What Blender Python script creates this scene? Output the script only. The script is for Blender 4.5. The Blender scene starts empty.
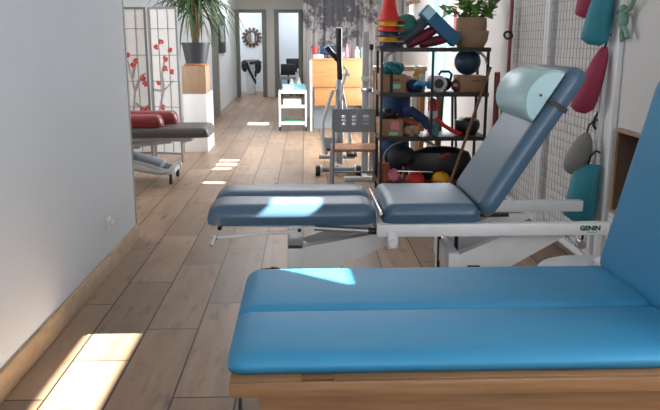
import bpy, bmesh, math, random
from mathutils import Matrix, Vector
R = math.radians
PI = math.pi
rnd = random.Random(7)
sc = bpy.context.scene
col = sc.collection

# ------------------------------------------------------------------ materials
def nm(name):
    m = bpy.data.materials.new(name); m.use_nodes = True
    nt = m.node_tree
    return m, nt, nt.nodes['Principled BSDF']

def link(nt, a, b): nt.links.new(a, b)

def mathn(nt, op, a, b=None, clamp=False):
    n = nt.nodes.new('ShaderNodeMath'); n.operation = op; n.use_clamp = clamp
    for i, v in enumerate((a, b)):
        if v is None: continue
        if isinstance(v, (int, float)): n.inputs[i].default_value = v
        else: nt.links.new(v, n.inputs[i])
    return n.outputs[0]

def ramp(nt, fac, stops):
    n = nt.nodes.new('ShaderNodeValToRGB')
    e = n.color_ramp.elements
    while len(e) < len(stops): e.new(0.5)
    for i, (p, c) in enumerate(stops):
        e[i].position = p; e[i].color = (c[0], c[1], c[2], 1)
    nt.links.new(fac, n.inputs[0]); return n.outputs[0]

def mixc(nt, fac, a, b, mode='MIX'):
    n = nt.nodes.new('ShaderNodeMix'); n.data_type = 'RGBA'; n.blend_type = mode
    for sock, v in ((n.inputs[0], fac), (n.inputs[6], a), (n.inputs[7], b)):
        if isinstance(v, (int, float)): sock.default_value = v
        elif isinstance(v, tuple): sock.default_value = (v[0], v[1], v[2], 1)
        else: nt.links.new(v, sock)
    return n.outputs[2]

def noise(nt, vec, scale, detail=3, rough=0.55):
    n = nt.nodes.new('ShaderNodeTexNoise')
    n.inputs['Scale'].default_value = scale; n.inputs['Detail'].default_value = detail
    n.inputs['Roughness'].default_value = rough
    nt.links.new(vec, n.inputs['Vector']); return n.outputs['Fac']

def mapping(nt, vec, scale=(1, 1, 1), rot=(0, 0, 0), loc=(0, 0, 0)):
    n = nt.nodes.new('ShaderNodeMapping')
    n.inputs['Scale'].default_value = scale; n.inputs['Rotation'].default_value = rot
    n.inputs['Location'].default_value = loc
    nt.links.new(vec, n.inputs['Vector']); return n.outputs[0]

def objco(nt):
    return nt.nodes.new('ShaderNodeTexCoord').outputs['Object']

def bump(nt, bsdf, h, strength=0.2, dist=0.002):
    b = nt.nodes.new('ShaderNodeBump'); b.inputs['Strength'].default_value = strength
    b.inputs['Distance'].default_value = dist
    nt.links.new(h, b.inputs['Height']); nt.links.new(b.outputs[0], bsdf.inputs['Normal'])

def plain(name, c, rough=0.5, metal=0.0, var=0.06, scale=14, bmp=0.0, spec=0.5):
    m, nt, b = nm(name)
    f = noise(nt, objco(nt), scale)
    lo = tuple(x * (1 - var) for x in c); hi = tuple(min(1, x * (1 + var)) for x in c)
    link(nt, ramp(nt, f, [(0.3, lo), (0.7, hi)]), b.inputs['Base Color'])
    b.inputs['Roughness'].default_value = rough; b.inputs['Metallic'].default_value = metal
    b.inputs['Specular IOR Level'].default_value = spec
    if bmp: bump(nt, b, noise(nt, objco(nt), scale * 12), bmp, 0.002)
    return m

def wood(name, c1, c2, scale=(30, 2, 30), rough=0.45):
    m, nt, b = nm(name)
    v = mapping(nt, objco(nt), scale)
    f = noise(nt, v, 1.6, 5, 0.6)
    link(nt, ramp(nt, f, [(0.3, c1), (0.7, c2)]), b.inputs['Base Color'])
    b.inputs['Roughness'].default_value = rough
    bump(nt, b, f, 0.08, 0.001)
    return m

def fabric(name, c, rough=0.85):
    m, nt, b = nm(name)
    f = noise(nt, objco(nt), 9)
    link(nt, ramp(nt, f, [(0.25, tuple(x * .85 for x in c)), (0.75, tuple(min(1, x * 1.1) for x in c))]), b.inputs['Base Color'])
    b.inputs['Roughness'].default_value = rough
    w = nt.nodes.new('ShaderNodeTexWave'); w.inputs['Scale'].default_value = 160
    link(nt, objco(nt), w.inputs['Vector']); bump(nt, b, w.outputs['Fac'], 0.15, 0.001)
    return m

def leather(name, c, rough=0.42, spec=0.5):
    m, nt, b = nm(name)
    f = noise(nt, objco(nt), 5, 4)
    link(nt, ramp(nt, f, [(0.25, tuple(x * .93 for x in c)), (0.75, tuple(min(1, x * 1.05) for x in c))]), b.inputs['Base Color'])
    b.inputs['Roughness'].default_value = rough; b.inputs['Specular IOR Level'].default_value = spec
    bump(nt, b, noise(nt, objco(nt), 260, 2), 0.12, 0.0006)
    return m

def floor_mat():
    m, nt, b = nm('wood look tile')
    co = objco(nt)
    s = nt.nodes.new('ShaderNodeSeparateXYZ'); link(nt, co, s.inputs[0])
    W, L = 0.2285, 0.95
    u = mathn(nt, 'DIVIDE', mathn(nt, 'ADD', s.outputs[0], 0.9435 + W * 40), W)
    cu = mathn(nt, 'FLOOR', u); fu = mathn(nt, 'FRACT', u)
    yy = mathn(nt, 'SUBTRACT', s.outputs[1], mathn(nt, 'MULTIPLY', mathn(nt, 'SUBTRACT', cu, 40), L / 3))
    v = mathn(nt, 'DIVIDE', mathn(nt, 'ADD', yy, L * 40 - 2.67), L)
    cv = mathn(nt, 'FLOOR', v); fv = mathn(nt, 'FRACT', v)
    # distance to the joint in metres
    def edge(f, size):
        return mathn(nt, 'MULTIPLY', mathn(nt, 'MINIMUM', f, mathn(nt, 'SUBTRACT', 1.0, f)), size)
    d = mathn(nt, 'MINIMUM', edge(fu, W), edge(fv, L))
    grout = mathn(nt, 'LESS_THAN', d, 0.0042)
    cmb = nt.nodes.new('ShaderNodeCombineXYZ'); link(nt, cu, cmb.inputs[0]); link(nt, cv, cmb.inputs[1])
    wn = nt.nodes.new('ShaderNodeTexWhiteNoise'); wn.noise_dimensions = '2D'; link(nt, cmb.outputs[0], wn.inputs['Vector'])
    off = nt.nodes.new('ShaderNodeVectorMath'); off.operation = 'MULTIPLY_ADD'
    link(nt, wn.outputs['Color'], off.inputs[0]); off.inputs[1].default_value = (9, 9, 9); link(nt, co, off.inputs[2])
    g1 = noise(nt, mapping(nt, off.outputs[0], (16, 1.5, 16)), 1.4, 6, 0.62)
    g2 = noise(nt, mapping(nt, off.outputs[0], (5, 0.9, 5)), 1.2, 3, 0.5)
    k = noise(nt, mapping(nt, off.outputs[0], (9, 2.4, 9)), 1.7, 2, 0.5)
    c = ramp(nt, g1, [(0.28, (0.19, 0.105, 0.058)), (0.5, (0.34, 0.21, 0.128)), (0.75, (0.44, 0.29, 0.185))])
    c = mixc(nt, 0.5, c, ramp(nt, g2, [(0.3, (0.25, 0.155, 0.095)), (0.7, (0.42, 0.28, 0.18))]))
    c = mixc(nt, mathn(nt, 'MULTIPLY', mathn(nt, 'SUBTRACT', k, 0.585, True), 4.5, True), c, (0.10, 0.06, 0.04))
    val = mathn(nt, 'ADD', mathn(nt, 'MULTIPLY', wn.outputs['Value'], 0.36), 0.62)
    hs = nt.nodes.new('ShaderNodeHueSaturation'); link(nt, val, hs.inputs['Value']); link(nt, c, hs.inputs['Color'])
    link(nt, mixc(nt, grout, hs.outputs[0], (0.022, 0.018, 0.015)), b.inputs['Base Color'])
    b.inputs['Roughness'].default_value = 0.36
    link(nt, mathn(nt, 'ADD', mathn(nt, 'MULTIPLY', g2, 0.25), 0.27), b.inputs['Roughness'])
    bump(nt, b, mathn(nt, 'SUBTRACT', g1, grout), 0.12, 0.002)
    return m

def mural_mat():
    m, nt, b = nm('birch forest mural')
    co = objco(nt)
    s = nt.nodes.new('ShaderNodeSeparateXYZ'); link(nt, co, s.inputs[0])
    t = noise(nt, mapping(nt, co, (9, 1, 0.35)), 1.5, 4, 0.6)
    t2 = noise(nt, mapping(nt, co, (26, 1, 0.8)), 1.1, 3, 0.6)
    base = ramp(nt, t, [(0.36, (0.045, 0.042, 0.055)), (0.47, (0.27, 0.25, 0.255)), (0.56, (0.46, 0.43, 0.41))])
    base = mixc(nt, 0.35, base, ramp(nt, t2, [(0.38, (0.10, 0.095, 0.11)), (0.6, (0.55, 0.51, 0.48))]))
    fol = noise(nt, mapping(nt, co, (3.0, 1, 2.6), loc=(3.3, 0, 1.1)), 1.6, 12, 0.78)
    # the printed crown hangs in the upper middle; a dark trunk stands at the left edge of the print
    dx = mathn(nt, 'ABSOLUTE', mathn(nt, 'SUBTRACT', s.outputs[0], 0.50))
    dz = mathn(nt, 'ABSOLUTE', mathn(nt, 'SUBTRACT', s.outputs[2], 1.95))
    dens = mathn(nt, 'SUBTRACT', mathn(nt, 'ADD', fol, 0.172), mathn(nt, 'ADD', mathn(nt, 'MULTIPLY', dx, 0.22), mathn(nt, 'MULTIPLY', dz, 0.20)))
    fm = ramp(nt, dens, [(0.475, (0, 0, 0)), (0.56, (0.86, 0.86, 0.86))])
    link(nt, mixc(nt, fm, base, (0.022, 0.022, 0.034)), b.inputs['Base Color'])
    b.inputs['Roughness'].default_value = 0.7
    return m

def glass_mat():
    m = bpy.data.materials.new('window glass'); m.use_nodes = True
    nt = m.node_tree; nt.nodes.clear()
    o = nt.nodes.new('ShaderNodeOutputMaterial'); mx = nt.nodes.new('ShaderNodeMixShader')
    t = nt.nodes.new('ShaderNodeBsdfTransparent'); g = nt.nodes.new('ShaderNodeBsdfGlossy')
    t.inputs[0].default_value = (0.86, 0.97, 0.98, 1); g.inputs['Roughness'].default_value = 0.02
    mx.inputs[0].default_value = 0.06
    link(nt, t.outputs[0], mx.inputs[1]); link(nt, g.outputs[0], mx.inputs[2]); link(nt, mx.outputs[0], o.inputs[0])
    return m

def weave(name, c1, c2):
    m, nt, b = nm(name)
    w = nt.nodes.new('ShaderNodeTexWave'); w.bands_direction = 'Z'
    w.inputs['Scale'].default_value = 42; w.inputs['Distortion'].default_value = 2.5
    link(nt, objco(nt), w.inputs['Vector'])
    link(nt, ramp(nt, w.outputs['Fac'], [(0.2, c1), (0.8, c2)]), b.inputs['Base Color'])
    b.inputs['Roughness'].default_value = 0.8
    bump(nt, b, w.outputs['Fac'], 0.5, 0.004)
    return m

M = dict(
    floor=floor_mat(), mural=mural_mat(), glass=glass_mat(),
    wall=plain('white wall paint', (0.66, 0.695, 0.735), 0.75, var=0.015, scale=3, bmp=0.02),
    wallgrey=plain('warm grey wall paint', (0.56, 0.53, 0.49), 0.8, var=0.02, scale=3),
    wallright=plain('pale grey wall paint', (0.68, 0.66, 0.645), 0.75, var=0.02, scale=3),
    ceil=plain('ceiling white', (0.8, 0.8, 0.8), 0.85, var=0.01, scale=3),
    base=wood('baseboard tile', (0.36, 0.23, 0.12), (0.52, 0.36, 0.21), (4, 6, 20), 0.4),
    olive=plain('olive grey frame paint', (0.16, 0.165, 0.14), 0.5),
    corner=plain('corner bead', (0.30, 0.33, 0.32), 0.5),
    blue=leather('azure vinyl', (0.035, 0.25, 0.45), 0.46, 0.45),
    steelblue=leather('steel blue vinyl', (0.055, 0.12, 0.195), 0.36, 0.8),
    pale=leather('pale aqua vinyl', (0.40, 0.62, 0.66), 0.33),
    maroonv=leather('maroon vinyl', (0.24, 0.028, 0.032), 0.35),
    taupe=leather('taupe vinyl', (0.105, 0.092, 0.09), 0.4),
    beech=wood('beech wood', (0.225, 0.11, 0.046), (0.33, 0.175, 0.08), (3, 40, 40)),
    oak=wood('light oak', (0.33, 0.21, 0.125), (0.45, 0.31, 0.20), (30, 30, 3)),
    orangewood=wood('honey laminate', (0.40, 0.175, 0.06), (0.50, 0.24, 0.09), (5, 5, 40), 0.4),
    seatwood=wood('varnished seat ply', (0.34, 0.13, 0.05), (0.48, 0.22, 0.09), (20, 3, 20), 0.3),
    stick=wood('brown stick', (0.12, 0.05, 0.025), (0.20, 0.09, 0.045), (30, 30, 3)),
    shelfwood=wood('dark shelf board', (0.06, 0.028, 0.016), (0.11, 0.055, 0.032), (3, 30, 30)),
    darkin=plain('dark brown interior', (0.12, 0.075, 0.05), 0.6),
    white=plain('white enamel', (0.78, 0.79, 0.80), 0.35, var=0.02),
    whitemat=plain('matte white', (0.76, 0.76, 0.75), 0.6, var=0.03),
    paper=plain('paper white', (0.78, 0.77, 0.74), 0.85, var=0.03),
    chrome=plain('chrome', (0.75, 0.75, 0.76), 0.12, 1.0, var=0.02),
    steel=plain('grey steel', (0.42, 0.44, 0.46), 0.35, 0.7),
    greypaint=plain('grey paint', (0.25, 0.275, 0.30), 0.4),
    lightgrey=plain('light grey paint', (0.50, 0.52, 0.54), 0.4),
    black=plain('black plastic', (0.014, 0.014, 0.016), 0.4),
    blackm=plain('black metal', (0.010, 0.010, 0.012), 0.45),
    rubber=plain('black rubber', (0.018, 0.018, 0.02), 0.7),
    wire=plain('grey wire', (0.42, 0.40, 0.385), 0.5),
    charcoal=plain('charcoal pot', (0.035, 0.038, 0.045), 0.5),
    terracotta=plain('terracotta', (0.42, 0.17, 0.07), 0.7),
    screenframe=plain('screen grey frame', (0.20, 0.19, 0.185), 0.5),
    bark=plain('painted branch grey', (0.33, 0.32, 0.32), 0.8),
    blossom=plain('painted blossom red', (0.55, 0.05, 0.04), 0.8),
    red=plain('red plastic', (0.62, 0.025, 0.02), 0.35),
    yellow=plain('yellow plastic', (0.75, 0.38, 0.015), 0.35),
    navy=plain('navy plastic', (0.025, 0.03, 0.08), 0.4),
    green=plain('green rubber', (0.01, 0.14, 0.10), 0.4),
    slate=fabric('slate fabric', (0.075, 0.11, 0.16)),
    maroon=fabric('maroon fabric', (0.17, 0.02, 0.05), 0.7),
    crimson=fabric('crimson sandbag fabric', (0.32, 0.025, 0.07), 0.6),
    teal=fabric('teal sandbag fabric', (0.02, 0.21, 0.27), 0.6),
    greyfab=fabric('grey pouch fabric', (0.20, 0.20, 0.19), 0.6),
    blueblock=plain('blue foam', (0.02, 0.14, 0.27), 0.6),
    sunlitfoam=plain('sunlit blue foam', (0.45, 0.78, 0.88), 0.6),
    tealband=plain('teal latex', (0.02, 0.20, 0.22), 0.5),
    card=plain('cardboard', (0.33, 0.19, 0.105), 0.8, var=0.1),
    cloth=fabric('dark blue cloth', (0.015, 0.04, 0.12)),
    bluebag=plain('bright blue plastic', (0.04, 0.30, 0.62), 0.45),
    ball=plain('dark teal ball', (0.008, 0.035, 0.075), 0.5),
    pink=plain('pink vinyl', (0.70, 0.24, 0.32), 0.45),
    tan=plain('tan suede', (0.48, 0.28, 0.15), 0.8),
    mint=plain('mint label', (0.25, 0.55, 0.42), 0.7),
    pinklab=plain('rose label', (0.68, 0.20, 0.24), 0.7),
    rust=plain('rust brown', (0.34, 0.085, 0.03), 0.5),
    wicker=weave('seagrass weave', (0.24, 0.15, 0.085), (0.52, 0.37, 0.23)),
    leaf=plain('leaf green', (0.17, 0.36, 0.08), 0.5, var=0.35, scale=30),
    leaf2=plain('dark palm green', (0.045, 0.095, 0.03), 0.5, var=0.35, scale=20),
    dryleaf=plain('dry palm leaf', (0.30, 0.20, 0.10), 0.7, var=0.3),
    stem=plain('plant stem', (0.16, 0.10, 0.05), 0.8),
    mat_green=plain('green mat', (0.03, 0.26, 0.10), 0.7),
    plush=fabric('mint plush', (0.20, 0.33, 0.26)),
    cyanpaper=plain('light blue card', (0.25, 0.52, 0.60), 0.7),
    gold=plain('bronze frame', (0.10, 0.06, 0.035), 0.45, 0.3),
    mirror=plain('mirror glass', (0.85, 0.86, 0.87), 0.03, 1.0, var=0.0),
    picture=plain('grey print', (0.28, 0.28, 0.29), 0.6, var=0.5, scale=18),
    skin=plain('cream label', (0.7, 0.62, 0.5), 0.6),
    gentext=plain('dark green lettering', (0.01, 0.08, 0.045), 0.5),
    outside=plain('pale render outside', (0.7, 0.7, 0.68), 0.9),
)

# ------------------------------------------------------------------ mesh builder
def rot_xz(a): return Matrix.Rotation(-a, 4, 'Y')      # raises +X towards +Z

class MB:
    def __init__(s): s.bm = bmesh.new()
    def _x(s, vs, m):
        bmesh.ops.transform(s.bm, matrix=m, verts=vs)
    def box(s, c, d, rot=None, bev=0.0, seg=2):
        r = bmesh.ops.create_cube(s.bm, size=1.0); vs = r['verts']
        s._x(vs, Matrix.Diagonal((d[0], d[1], d[2], 1)))
        if bev:
            ed = list({e for v in vs for e in v.link_edges})
            o = bmesh.ops.bevel(s.bm, geom=ed, offset=bev, segments=seg, profile=0.5, affect='EDGES')
            vs = list({v for f in o['faces'] for v in f.verts} | {v for v in vs if v.is_valid})
        m = Matrix.Translation(c)
        if rot is not None: m = m @ rot
        s._x(vs, m); return s
    def b2(s, x0, x1, y0, y1, z0, z1, bev=0.0, seg=2):
        return s.box(((x0 + x1) / 2, (y0 + y1) / 2, (z0 + z1) / 2), (abs(x1 - x0), abs(y1 - y0), abs(z1 - z0)), None, bev, seg)
    def cyl(s, p0, p1, r0, r1=None, n=14):
        p0, p1 = Vector(p0), Vector(p1); d = p1 - p0
        q = Vector((0, 0, 1)).rotation_difference(d.normalized()).to_matrix().to_4x4()
        bmesh.ops.create_cone(s.bm, cap_ends=True, segments=n, radius1=r0, radius2=r0 if r1 is None else r1,
                              depth=d.length, matrix=Matrix.Translation((p0 + p1) / 2) @ q)
        return s
    def tube(s, pts, r, n=8, closed=False):
        pts = [Vector(p) for p in pts]; rings = []; N = len(pts)
        up = None
        for i, p in enumerate(pts):
            if closed: t = pts[(i + 1) % N] - pts[i - 1]
            else: t = pts[min(i + 1, N - 1)] - pts[max(i - 1, 0)]
            t.normalize()
            if up is None: up = Vector((0, 0, 1)) if abs(t.z) < 0.9 else Vector((0, 1, 0))
            a = t.cross(up); a.normalize(); b = a.cross(t); up = b
            rr = r[i] if isinstance(r, (list, tuple)) else r
            rings.append([s.bm.verts.new(p + a * math.cos(2 * PI * k / n) * rr + b * math.sin(2 * PI * k / n) * rr) for k in range(n)])
        for i in range(N if closed else N - 1):
            A, B = rings[i], rings[(i + 1) % N]
            for k in range(n): s.bm.faces.new((A[k], A[(k + 1) % n], B[(k + 1) % n], B[k]))
        if not closed:
            s.bm.faces.new(rings[0][::-1]); s.bm.faces.new(rings[-1])
        return s
    def loft(s, rings):
        vr = [[s.bm.verts.new(p) for p in ring] for ring in rings]; n = len(vr[0])
        for A, B in zip(vr, vr[1:]):
            for k in range(n): s.bm.faces.new((A[k], A[(k + 1) % n], B[(k + 1) % n], B[k]))
        s.bm.faces.new(vr[0][::-1]); s.bm.faces.new(vr[-1]); return s
    def lathe(s, prof, c=(0, 0, 0), n=28, sx=1, sy=1, m=None):
        c = Vector(c); rings = []
        for r, z in prof:
            ring = [Vector((r * sx * math.cos(2 * PI * k / n), r * sy * math.sin(2 * PI * k / n), z)) for k in range(n)]
            if m is not None: ring = [m @ v for v in ring]
            rings.append([c + v for v in ring])
        return s.loft(rings)
    def ell(s, c, r, rot=None, n=20):
        o = bmesh.ops.create_uvsphere(s.bm, u_segments=n, v_segments=n // 2, radius=1.0)
        m = Matrix.Translation(c)
        if rot is not None: m = m @ rot
        s._x(o['verts'], m @ Matrix.Diagonal((r[0], r[1], r[2], 1))); return s
    def torus(s, c, Rr, r, m=None, n=32, k=8):
        c = Vector(c); pts = []
        for i in range(n):
            v = Vector((Rr * math.cos(2 * PI * i / n), Rr * math.sin(2 * PI * i / n), 0))
            if m is not None: v = m @ v
            pts.append(c + v)
        return s.tube(pts, r, k, True)
    def prism_xz(s, pts, y0, y1):
        return s.loft([[Vector((x, y0, z)) for x, z in pts], [Vector((x, y1, z)) for x, z in pts]])
    def quad(s, a, b, c, d):
        s.bm.faces.new([s.bm.verts.new(p) for p in (a, b, c, d)]); return s
    def xf(s, m): bmesh.ops.transform(s.bm, matrix=m, verts=s.bm.verts[:]); return s
    def build(s, name, mat, parent=None, origin=None, sharp=35, label=None):
        bm = s.bm
        bmesh.ops.recalc_face_normals(bm, faces=bm.faces[:])
        if parent is not None:
            o = Vector((0, 0, 0)); p = parent
            while p is not None: o += p.location; p = p.parent
            loc = Vector((0, 0, 0))
        else:
            if origin is None:
                xs = [v.co.x for v in bm.verts]; ys = [v.co.y for v in bm.verts]; zs = [v.co.z for v in bm.verts]
                origin = ((min(xs) + max(xs)) / 2, (min(ys) + max(ys)) / 2, min(zs))
            o = Vector(origin); loc = o
        bmesh.ops.translate(bm, vec=-o, verts=bm.verts[:])
        me = bpy.data.meshes.new(name); bm.to_mesh(me); bm.free()
        me.materials.append(M[mat])
        for p in me.polygons: p.use_smooth = True
        me.set_sharp_from_angle(angle=R(sharp))
        ob = bpy.data.objects.new(name, me); col.objects.link(ob)
        ob.location = loc
        if parent is not None: ob.parent = parent
        if label: ob['label'] = label
        return ob

def thing(name, label, cat, loc, group=None):
    o = bpy.data.objects.new(name, None); col.objects.link(o)
    o.empty_display_size = 0.1
    o.location = loc; o['label'] = label; o['category'] = cat
    if group: o['group'] = group
    return o

def tag(o, label, cat, group=None):
    o['label'] = label; o['category'] = cat
    if group: o['group'] = group
    return o

def struct(name, mb, mat, parent=None, origin=(0, 0, 0)):
    o = mb.build(name, mat, parent, origin)
    if parent is None: o['kind'] = 'structure'
    return o

def copy_tree(o, parent=None):
    c = o.copy(); col.objects.link(c)
    if parent is not None: c.parent = parent
    for ch in list(o.children): copy_tree(ch, c)
    return c

# ------------------------------------------------------------------ setting
H = 2.5
struct('floor', MB().b2(-4.2, 2.2, -2.6, 20.2, -0.06, 0), 'floor')
struct('ceiling', MB().b2(-4.2, 1.8, -2.6, 20.2, H, H + 0.1), 'ceil')
# left wall and its return behind the corner
struct('wall_left', MB().b2(-1.25, -1.10, -2.6, 4.49, 0, H), 'wall')
struct('trim_1', MB().b2(-1.115, -1.096, 4.475, 4.494, 0, H), 'corner')
struct('baseboard_left', MB().b2(-1.10, -1.084, -2.5, 4.49, 0, 0.105, 0.003), 'base')
struct('wall_side', MB().b2(-4.3, -4.2, -2.6, 12.2, 0, H), 'wallgrey')
struct('wall_near', MB().b2(-4.2, 1.8, -2.7, -2.6, 0, H), 'wall')
# right wall with its openings: (y0, y1, z0, z1)
T_ = 0.10     # the sun's rise across the wall's thickness: heads of the strip windows
openings = [(1.60, 2.98, 1.675, 1.843 + T_), (6.19, 6.30, 1.68, 1.83 + T_), (6.90, 7.04, 1.66, 1.83 + T_), (7.14, 7.33, 1.66, 1.83 + T_), (7.43, 7.56, 1.66, 1.83 + T_), (7.95, 9.6, 0.16, 2.15), (10.85, 11.2, 1.56, 1.80 + T_)]
holes = openings + [(2.85, 3.60, 0.0, 0.82)]
ys = sorted({-2.6, 12.0} | {v for h in holes for v in h[:2]}); zs = sorted({0.0, H} | {v for h in holes for v in h[2:]})
rw = MB()
for ya, yb in zip(ys, ys[1:]):
    run = None
    for za, zb in zip(zs, zs[1:]):
        hit = any(h[0] <= (ya + yb) / 2 <= h[1] and h[2] <= (za + zb) / 2 <= h[3] for h in holes)
        if hit:
            if run is not None: rw.b2(1.62, 1.76, ya, yb, run, za); run = None
        elif run is None: run = za
    if run is not None: rw.b2(1.62, 1.76, ya, yb, run, H)
struct('wall_right', rw, 'wallright')
# far wall carrying the forest mural and corridor
struct('wall_far', MB().b2(-0.03, 1.62, 12.0, 12.12, 0, H), 'mural')
struct('wall_corridor_right', MB().b2(-0.03, 0.07, 12.12, 16.73, 0, H), 'wallgrey')
struct('wall_back_left', MB().b2(-4.2, -1.56, 12.2, 12.32, 0, H), 'wall')
struct('trim_2', MB().b2(-1.56, -1.46, 12.19, 12.33, 0, H), 'olive')
struct('wall_corridor_left', MB().b2(-1.70, -1.58, 12.33, 16.73, 0, H), 'wall')
dw = MB()
dw.b2(-1.75, -1.60, 16.73, 16.85, 0, H); dw.b2(-0.88, -0.70, 16.73, 16.85, 0, 1.97)
dw.b2(-1.60, 0.07, 16.73, 16.85, 1.97, H); dw.b2(-0.05, 0.07, 16.73, 16.85, 0, 1.97)
struct('wall_end', dw, 'wallgrey')
def frame(name, x0, x1):
    f = MB()
    f.b2(x0, x0 + 0.10, 16.69, 16.87, 0, 1.97, 0.004); f.b2(x1 - 0.10, x1, 16.69, 16.87, 0, 1.97, 0.004)
    f.b2(x0 + 0.10, x1 - 0.10, 16.69, 16.87, 1.90, 1.97, 0.004)
    struct(name, f, 'olive')
frame('door_1', -1.60, -0.88); frame('door_2', -0.70, -0.05)
rr = MB(); rr.b2(-2.6, 1.2, 18.6, 18.7, 0, H); rr.b2(-2.7, -2.6, 16.85, 18.7, 0, H); rr.b2(1.1, 1.2, 16.85, 18.6, 0, H); rr.b2(-0.84, -0.76, 16.86, 18.6, 0, H)
struct('wall_room', rr, 'wall')
struct('wall_fill', MB().b2(-2.7, -1.75, 16.73, 16.85, 0, H).b2(0.07, 1.2, 16.73, 16.85, 0, H), 'wall')
# french window in the right wall
wf = MB(); wy0, wy1, wz0, wz1 = 7.95, 9.6, 0.16, 2.15
wf.b2(1.64, 1.72, wy0, wy0 + 0.07, wz0, wz1); wf.b2(1.64, 1.72, wy1 - 0.07, wy1, wz0, wz1)
wf.b2(1.64, 1.72, wy0 + .07, wy1 - .07, wz0, wz0 + 0.07); wf.b2(1.64, 1.72, wy0 + .07, wy1 - .07, wz1 - 0.07, wz1)
wf.b2(1.645, 1.715, 8.74, 8.81, wz0 + .07, wz1 - .07)
w1 = struct('window_1', wf, 'white')
MB().b2(1.675, 1.681, wy0 + .07, wy1 - .07, wz0 + .07, wz1 - .07).build('window_pane', 'glass', w1)
struct('sun_block_slab', MB().b2(1.76, 5.2, 7.85, 10.3, 2.2, 2.35), 'outside')  # slab added out of view to keep direct sun off the french window
# frames round the narrow high strip windows
for i, (a, b, z0, z1) in enumerate([openings[0], openings[1], openings[2], openings[3], openings[4], openings[6]]):
    t = MB()
    t.b2(1.60, 1.622, a - .03, a, z0 - .03, z1 + .03); t.b2(1.60, 1.622, b, b + .03, z0 - .03, z1 + .03)
    t.b2(1.60, 1.622, a, b, z1, z1 + .03); t.b2(1.60, 1.622, a, b, z0 - .03, z0)
    struct('window_%d' % (i + 2), t, 'white')
struct('trim_4', MB().b2(1.59, 1.62, 3.635, 3.735, 0, H, 0.004), 'white')
# unseen sloping plate added in the near strip window to cut its sun patch
tm = MB(); tm.loft([[Vector((x_, 1.60, 1.66)), Vector((x_, 1.66, 1.66)), Vector((x_, 1.88, 1.86)), Vector((x_, 1.88, 1.97)), Vector((x_, 1.60, 1.97))] for x_ in (1.63, 1.65)]); struct('sun_cut_wedge', tm, 'white')

# wall outlet with plug
o = thing('wall_socket', 'white wall socket with a plug low on the left wall', 'socket', (-1.10, 3.85, 0.235))
MB().b2(-1.10, -1.092, 3.815, 3.885, 0.235, 0.305, 0.003).build('socket_plate', 'white', o)
MB().b2(-1.092, -1.068, 3.835, 3.865, 0.258, 0.288, 0.006).build('plug', 'white', o)

# ------------------------------------------------------------------ cushions
def pad(x0, x1, y0, y1, z0, z1, r=0.03, crown=0.0, groove=None, er=None, nx=18, ny=36, gd=0.5, gw=0.03, lobes=0.0):
    """upholstered pad: flat base, rounded top and ends; groove = y of a lengthwise seam"""
    mb = MB(); h = z1 - z0; er = er or r
    def plan(u):   # inset of the outline near both ends (rounded corners in plan)
        d = min(u - x0, x1 - u)
        return 0.0 if d >= er else er - math.sqrt(max(0, er * er - (er - d) ** 2))
    xs = []
    for k in range(7): xs.append(x0 + er * (1 - math.cos(PI / 2 * k / 6)))
    for k in range(1, nx): xs.append(x0 + er + (x1 - x0 - 2 * er) * k / nx)
    for k in range(7): xs.append(x1 - er * (1 - math.sin(PI / 2 * k / 6)))
    rings = []
    for x in xs:
        ins = plan(x); a, b = y0 + ins, y1 - ins
        d = min(x - x0, x1 - x)
        hx = h if d >= r else h * (0.35 + 0.65 * math.sqrt(max(0, 1 - (1 - d / r) ** 2)))
        ring = []
        for k in range(ny + 1):
            t = k / ny; s_ = 0.5 - 0.5 * math.cos(PI * t)
            if groove is not None:
                g_ = (groove - a) / (b - a)
                s_ = g_ * (0.5 - 0.5 * math.cos(PI * t * 2)) if t <= .5 else g_ + (1 - g_) * (0.5 - 0.5 * math.cos(PI * (t - .5) * 2))
            yv = a + (b - a) * s_
            e = min(yv - a, b - yv)
            f = 1.0 if e >= r else math.sqrt(max(0.0, 1 - (1 - e / r) ** 2))
            z = z0 + hx * (0.45 + 0.55 * f) + crown * math.sin(PI * s_) * (1 if d > r else d / r)
            if groove is not None:
                z -= hx * gd * math.exp(-abs((yv - groove) / gw) ** 1.3)
                z -= lobes * math.exp(-((yv - groove) / 0.07) ** 2) * (1 if d > r else d / r)
            ring.append(Vector((x, yv, z)))
        inb = min(0.012, (b - a) / 4)
        ring.append(Vector((x, b - inb, z0))); ring.append(Vector((x, a + inb, z0)))
        rings.append(ring)
    mb.loft(rings); return mb

# ------------------------------------------------------------------ azure wooden couch in front
o = thing('treatment_couch', 'bright blue wooden treatment couch in the foreground with raised backrest', 'treatment table', (0.35, 1.68, 0))
f = MB(); f.b2(-0.161, 1.55, 1.335, 1.3435, 0.537, 0.57, 0.003); f.b2(-0.161, -0.012, 1.3435, 2.03, 0.537, 0.57, 0.003)
f.b2(0.055, 1.55, 1.349, 2.03, 0.537, 0.5695, 0.002); f.b2(-0.012, 0.055, 1.357, 2.03, 0.537, 0.5695)
f.build('frame_board', 'beech', o)
MB().b2(-0.012, 1.545, 1.343, 1.357, 0.535, 0.556).build('slot', 'darkin', o)
f = MB(); f.b2(-0.105, 1.5, 1.40, 1.425, 0.40, 0.545, 0.003); f.b2(-0.105, 1.5, 1.96, 1.985, 0.40, 0.545, 0.003)
f.b2(-0.105, -0.08, 1.41, 1.96, 0.40, 0.545); f.build('apron', 'beech', o)
for lx in (-0.07, 1.45):
    for ly in (1.43, 1.94):
        MB().b2(lx - .035, lx + .035, ly - .03, ly + .03, 0, 0.45, 0.004).build('leg', 'beech', o)
pad(-0.172, 0.895, 1.361, 1.985, 0.571, 0.612, 0.046, 0.006, 1.645, 0.04, gd=0.36, gw=0.008, lobes=0.006).build('seat_cushion', 'blue', o, sharp=60)
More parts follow.
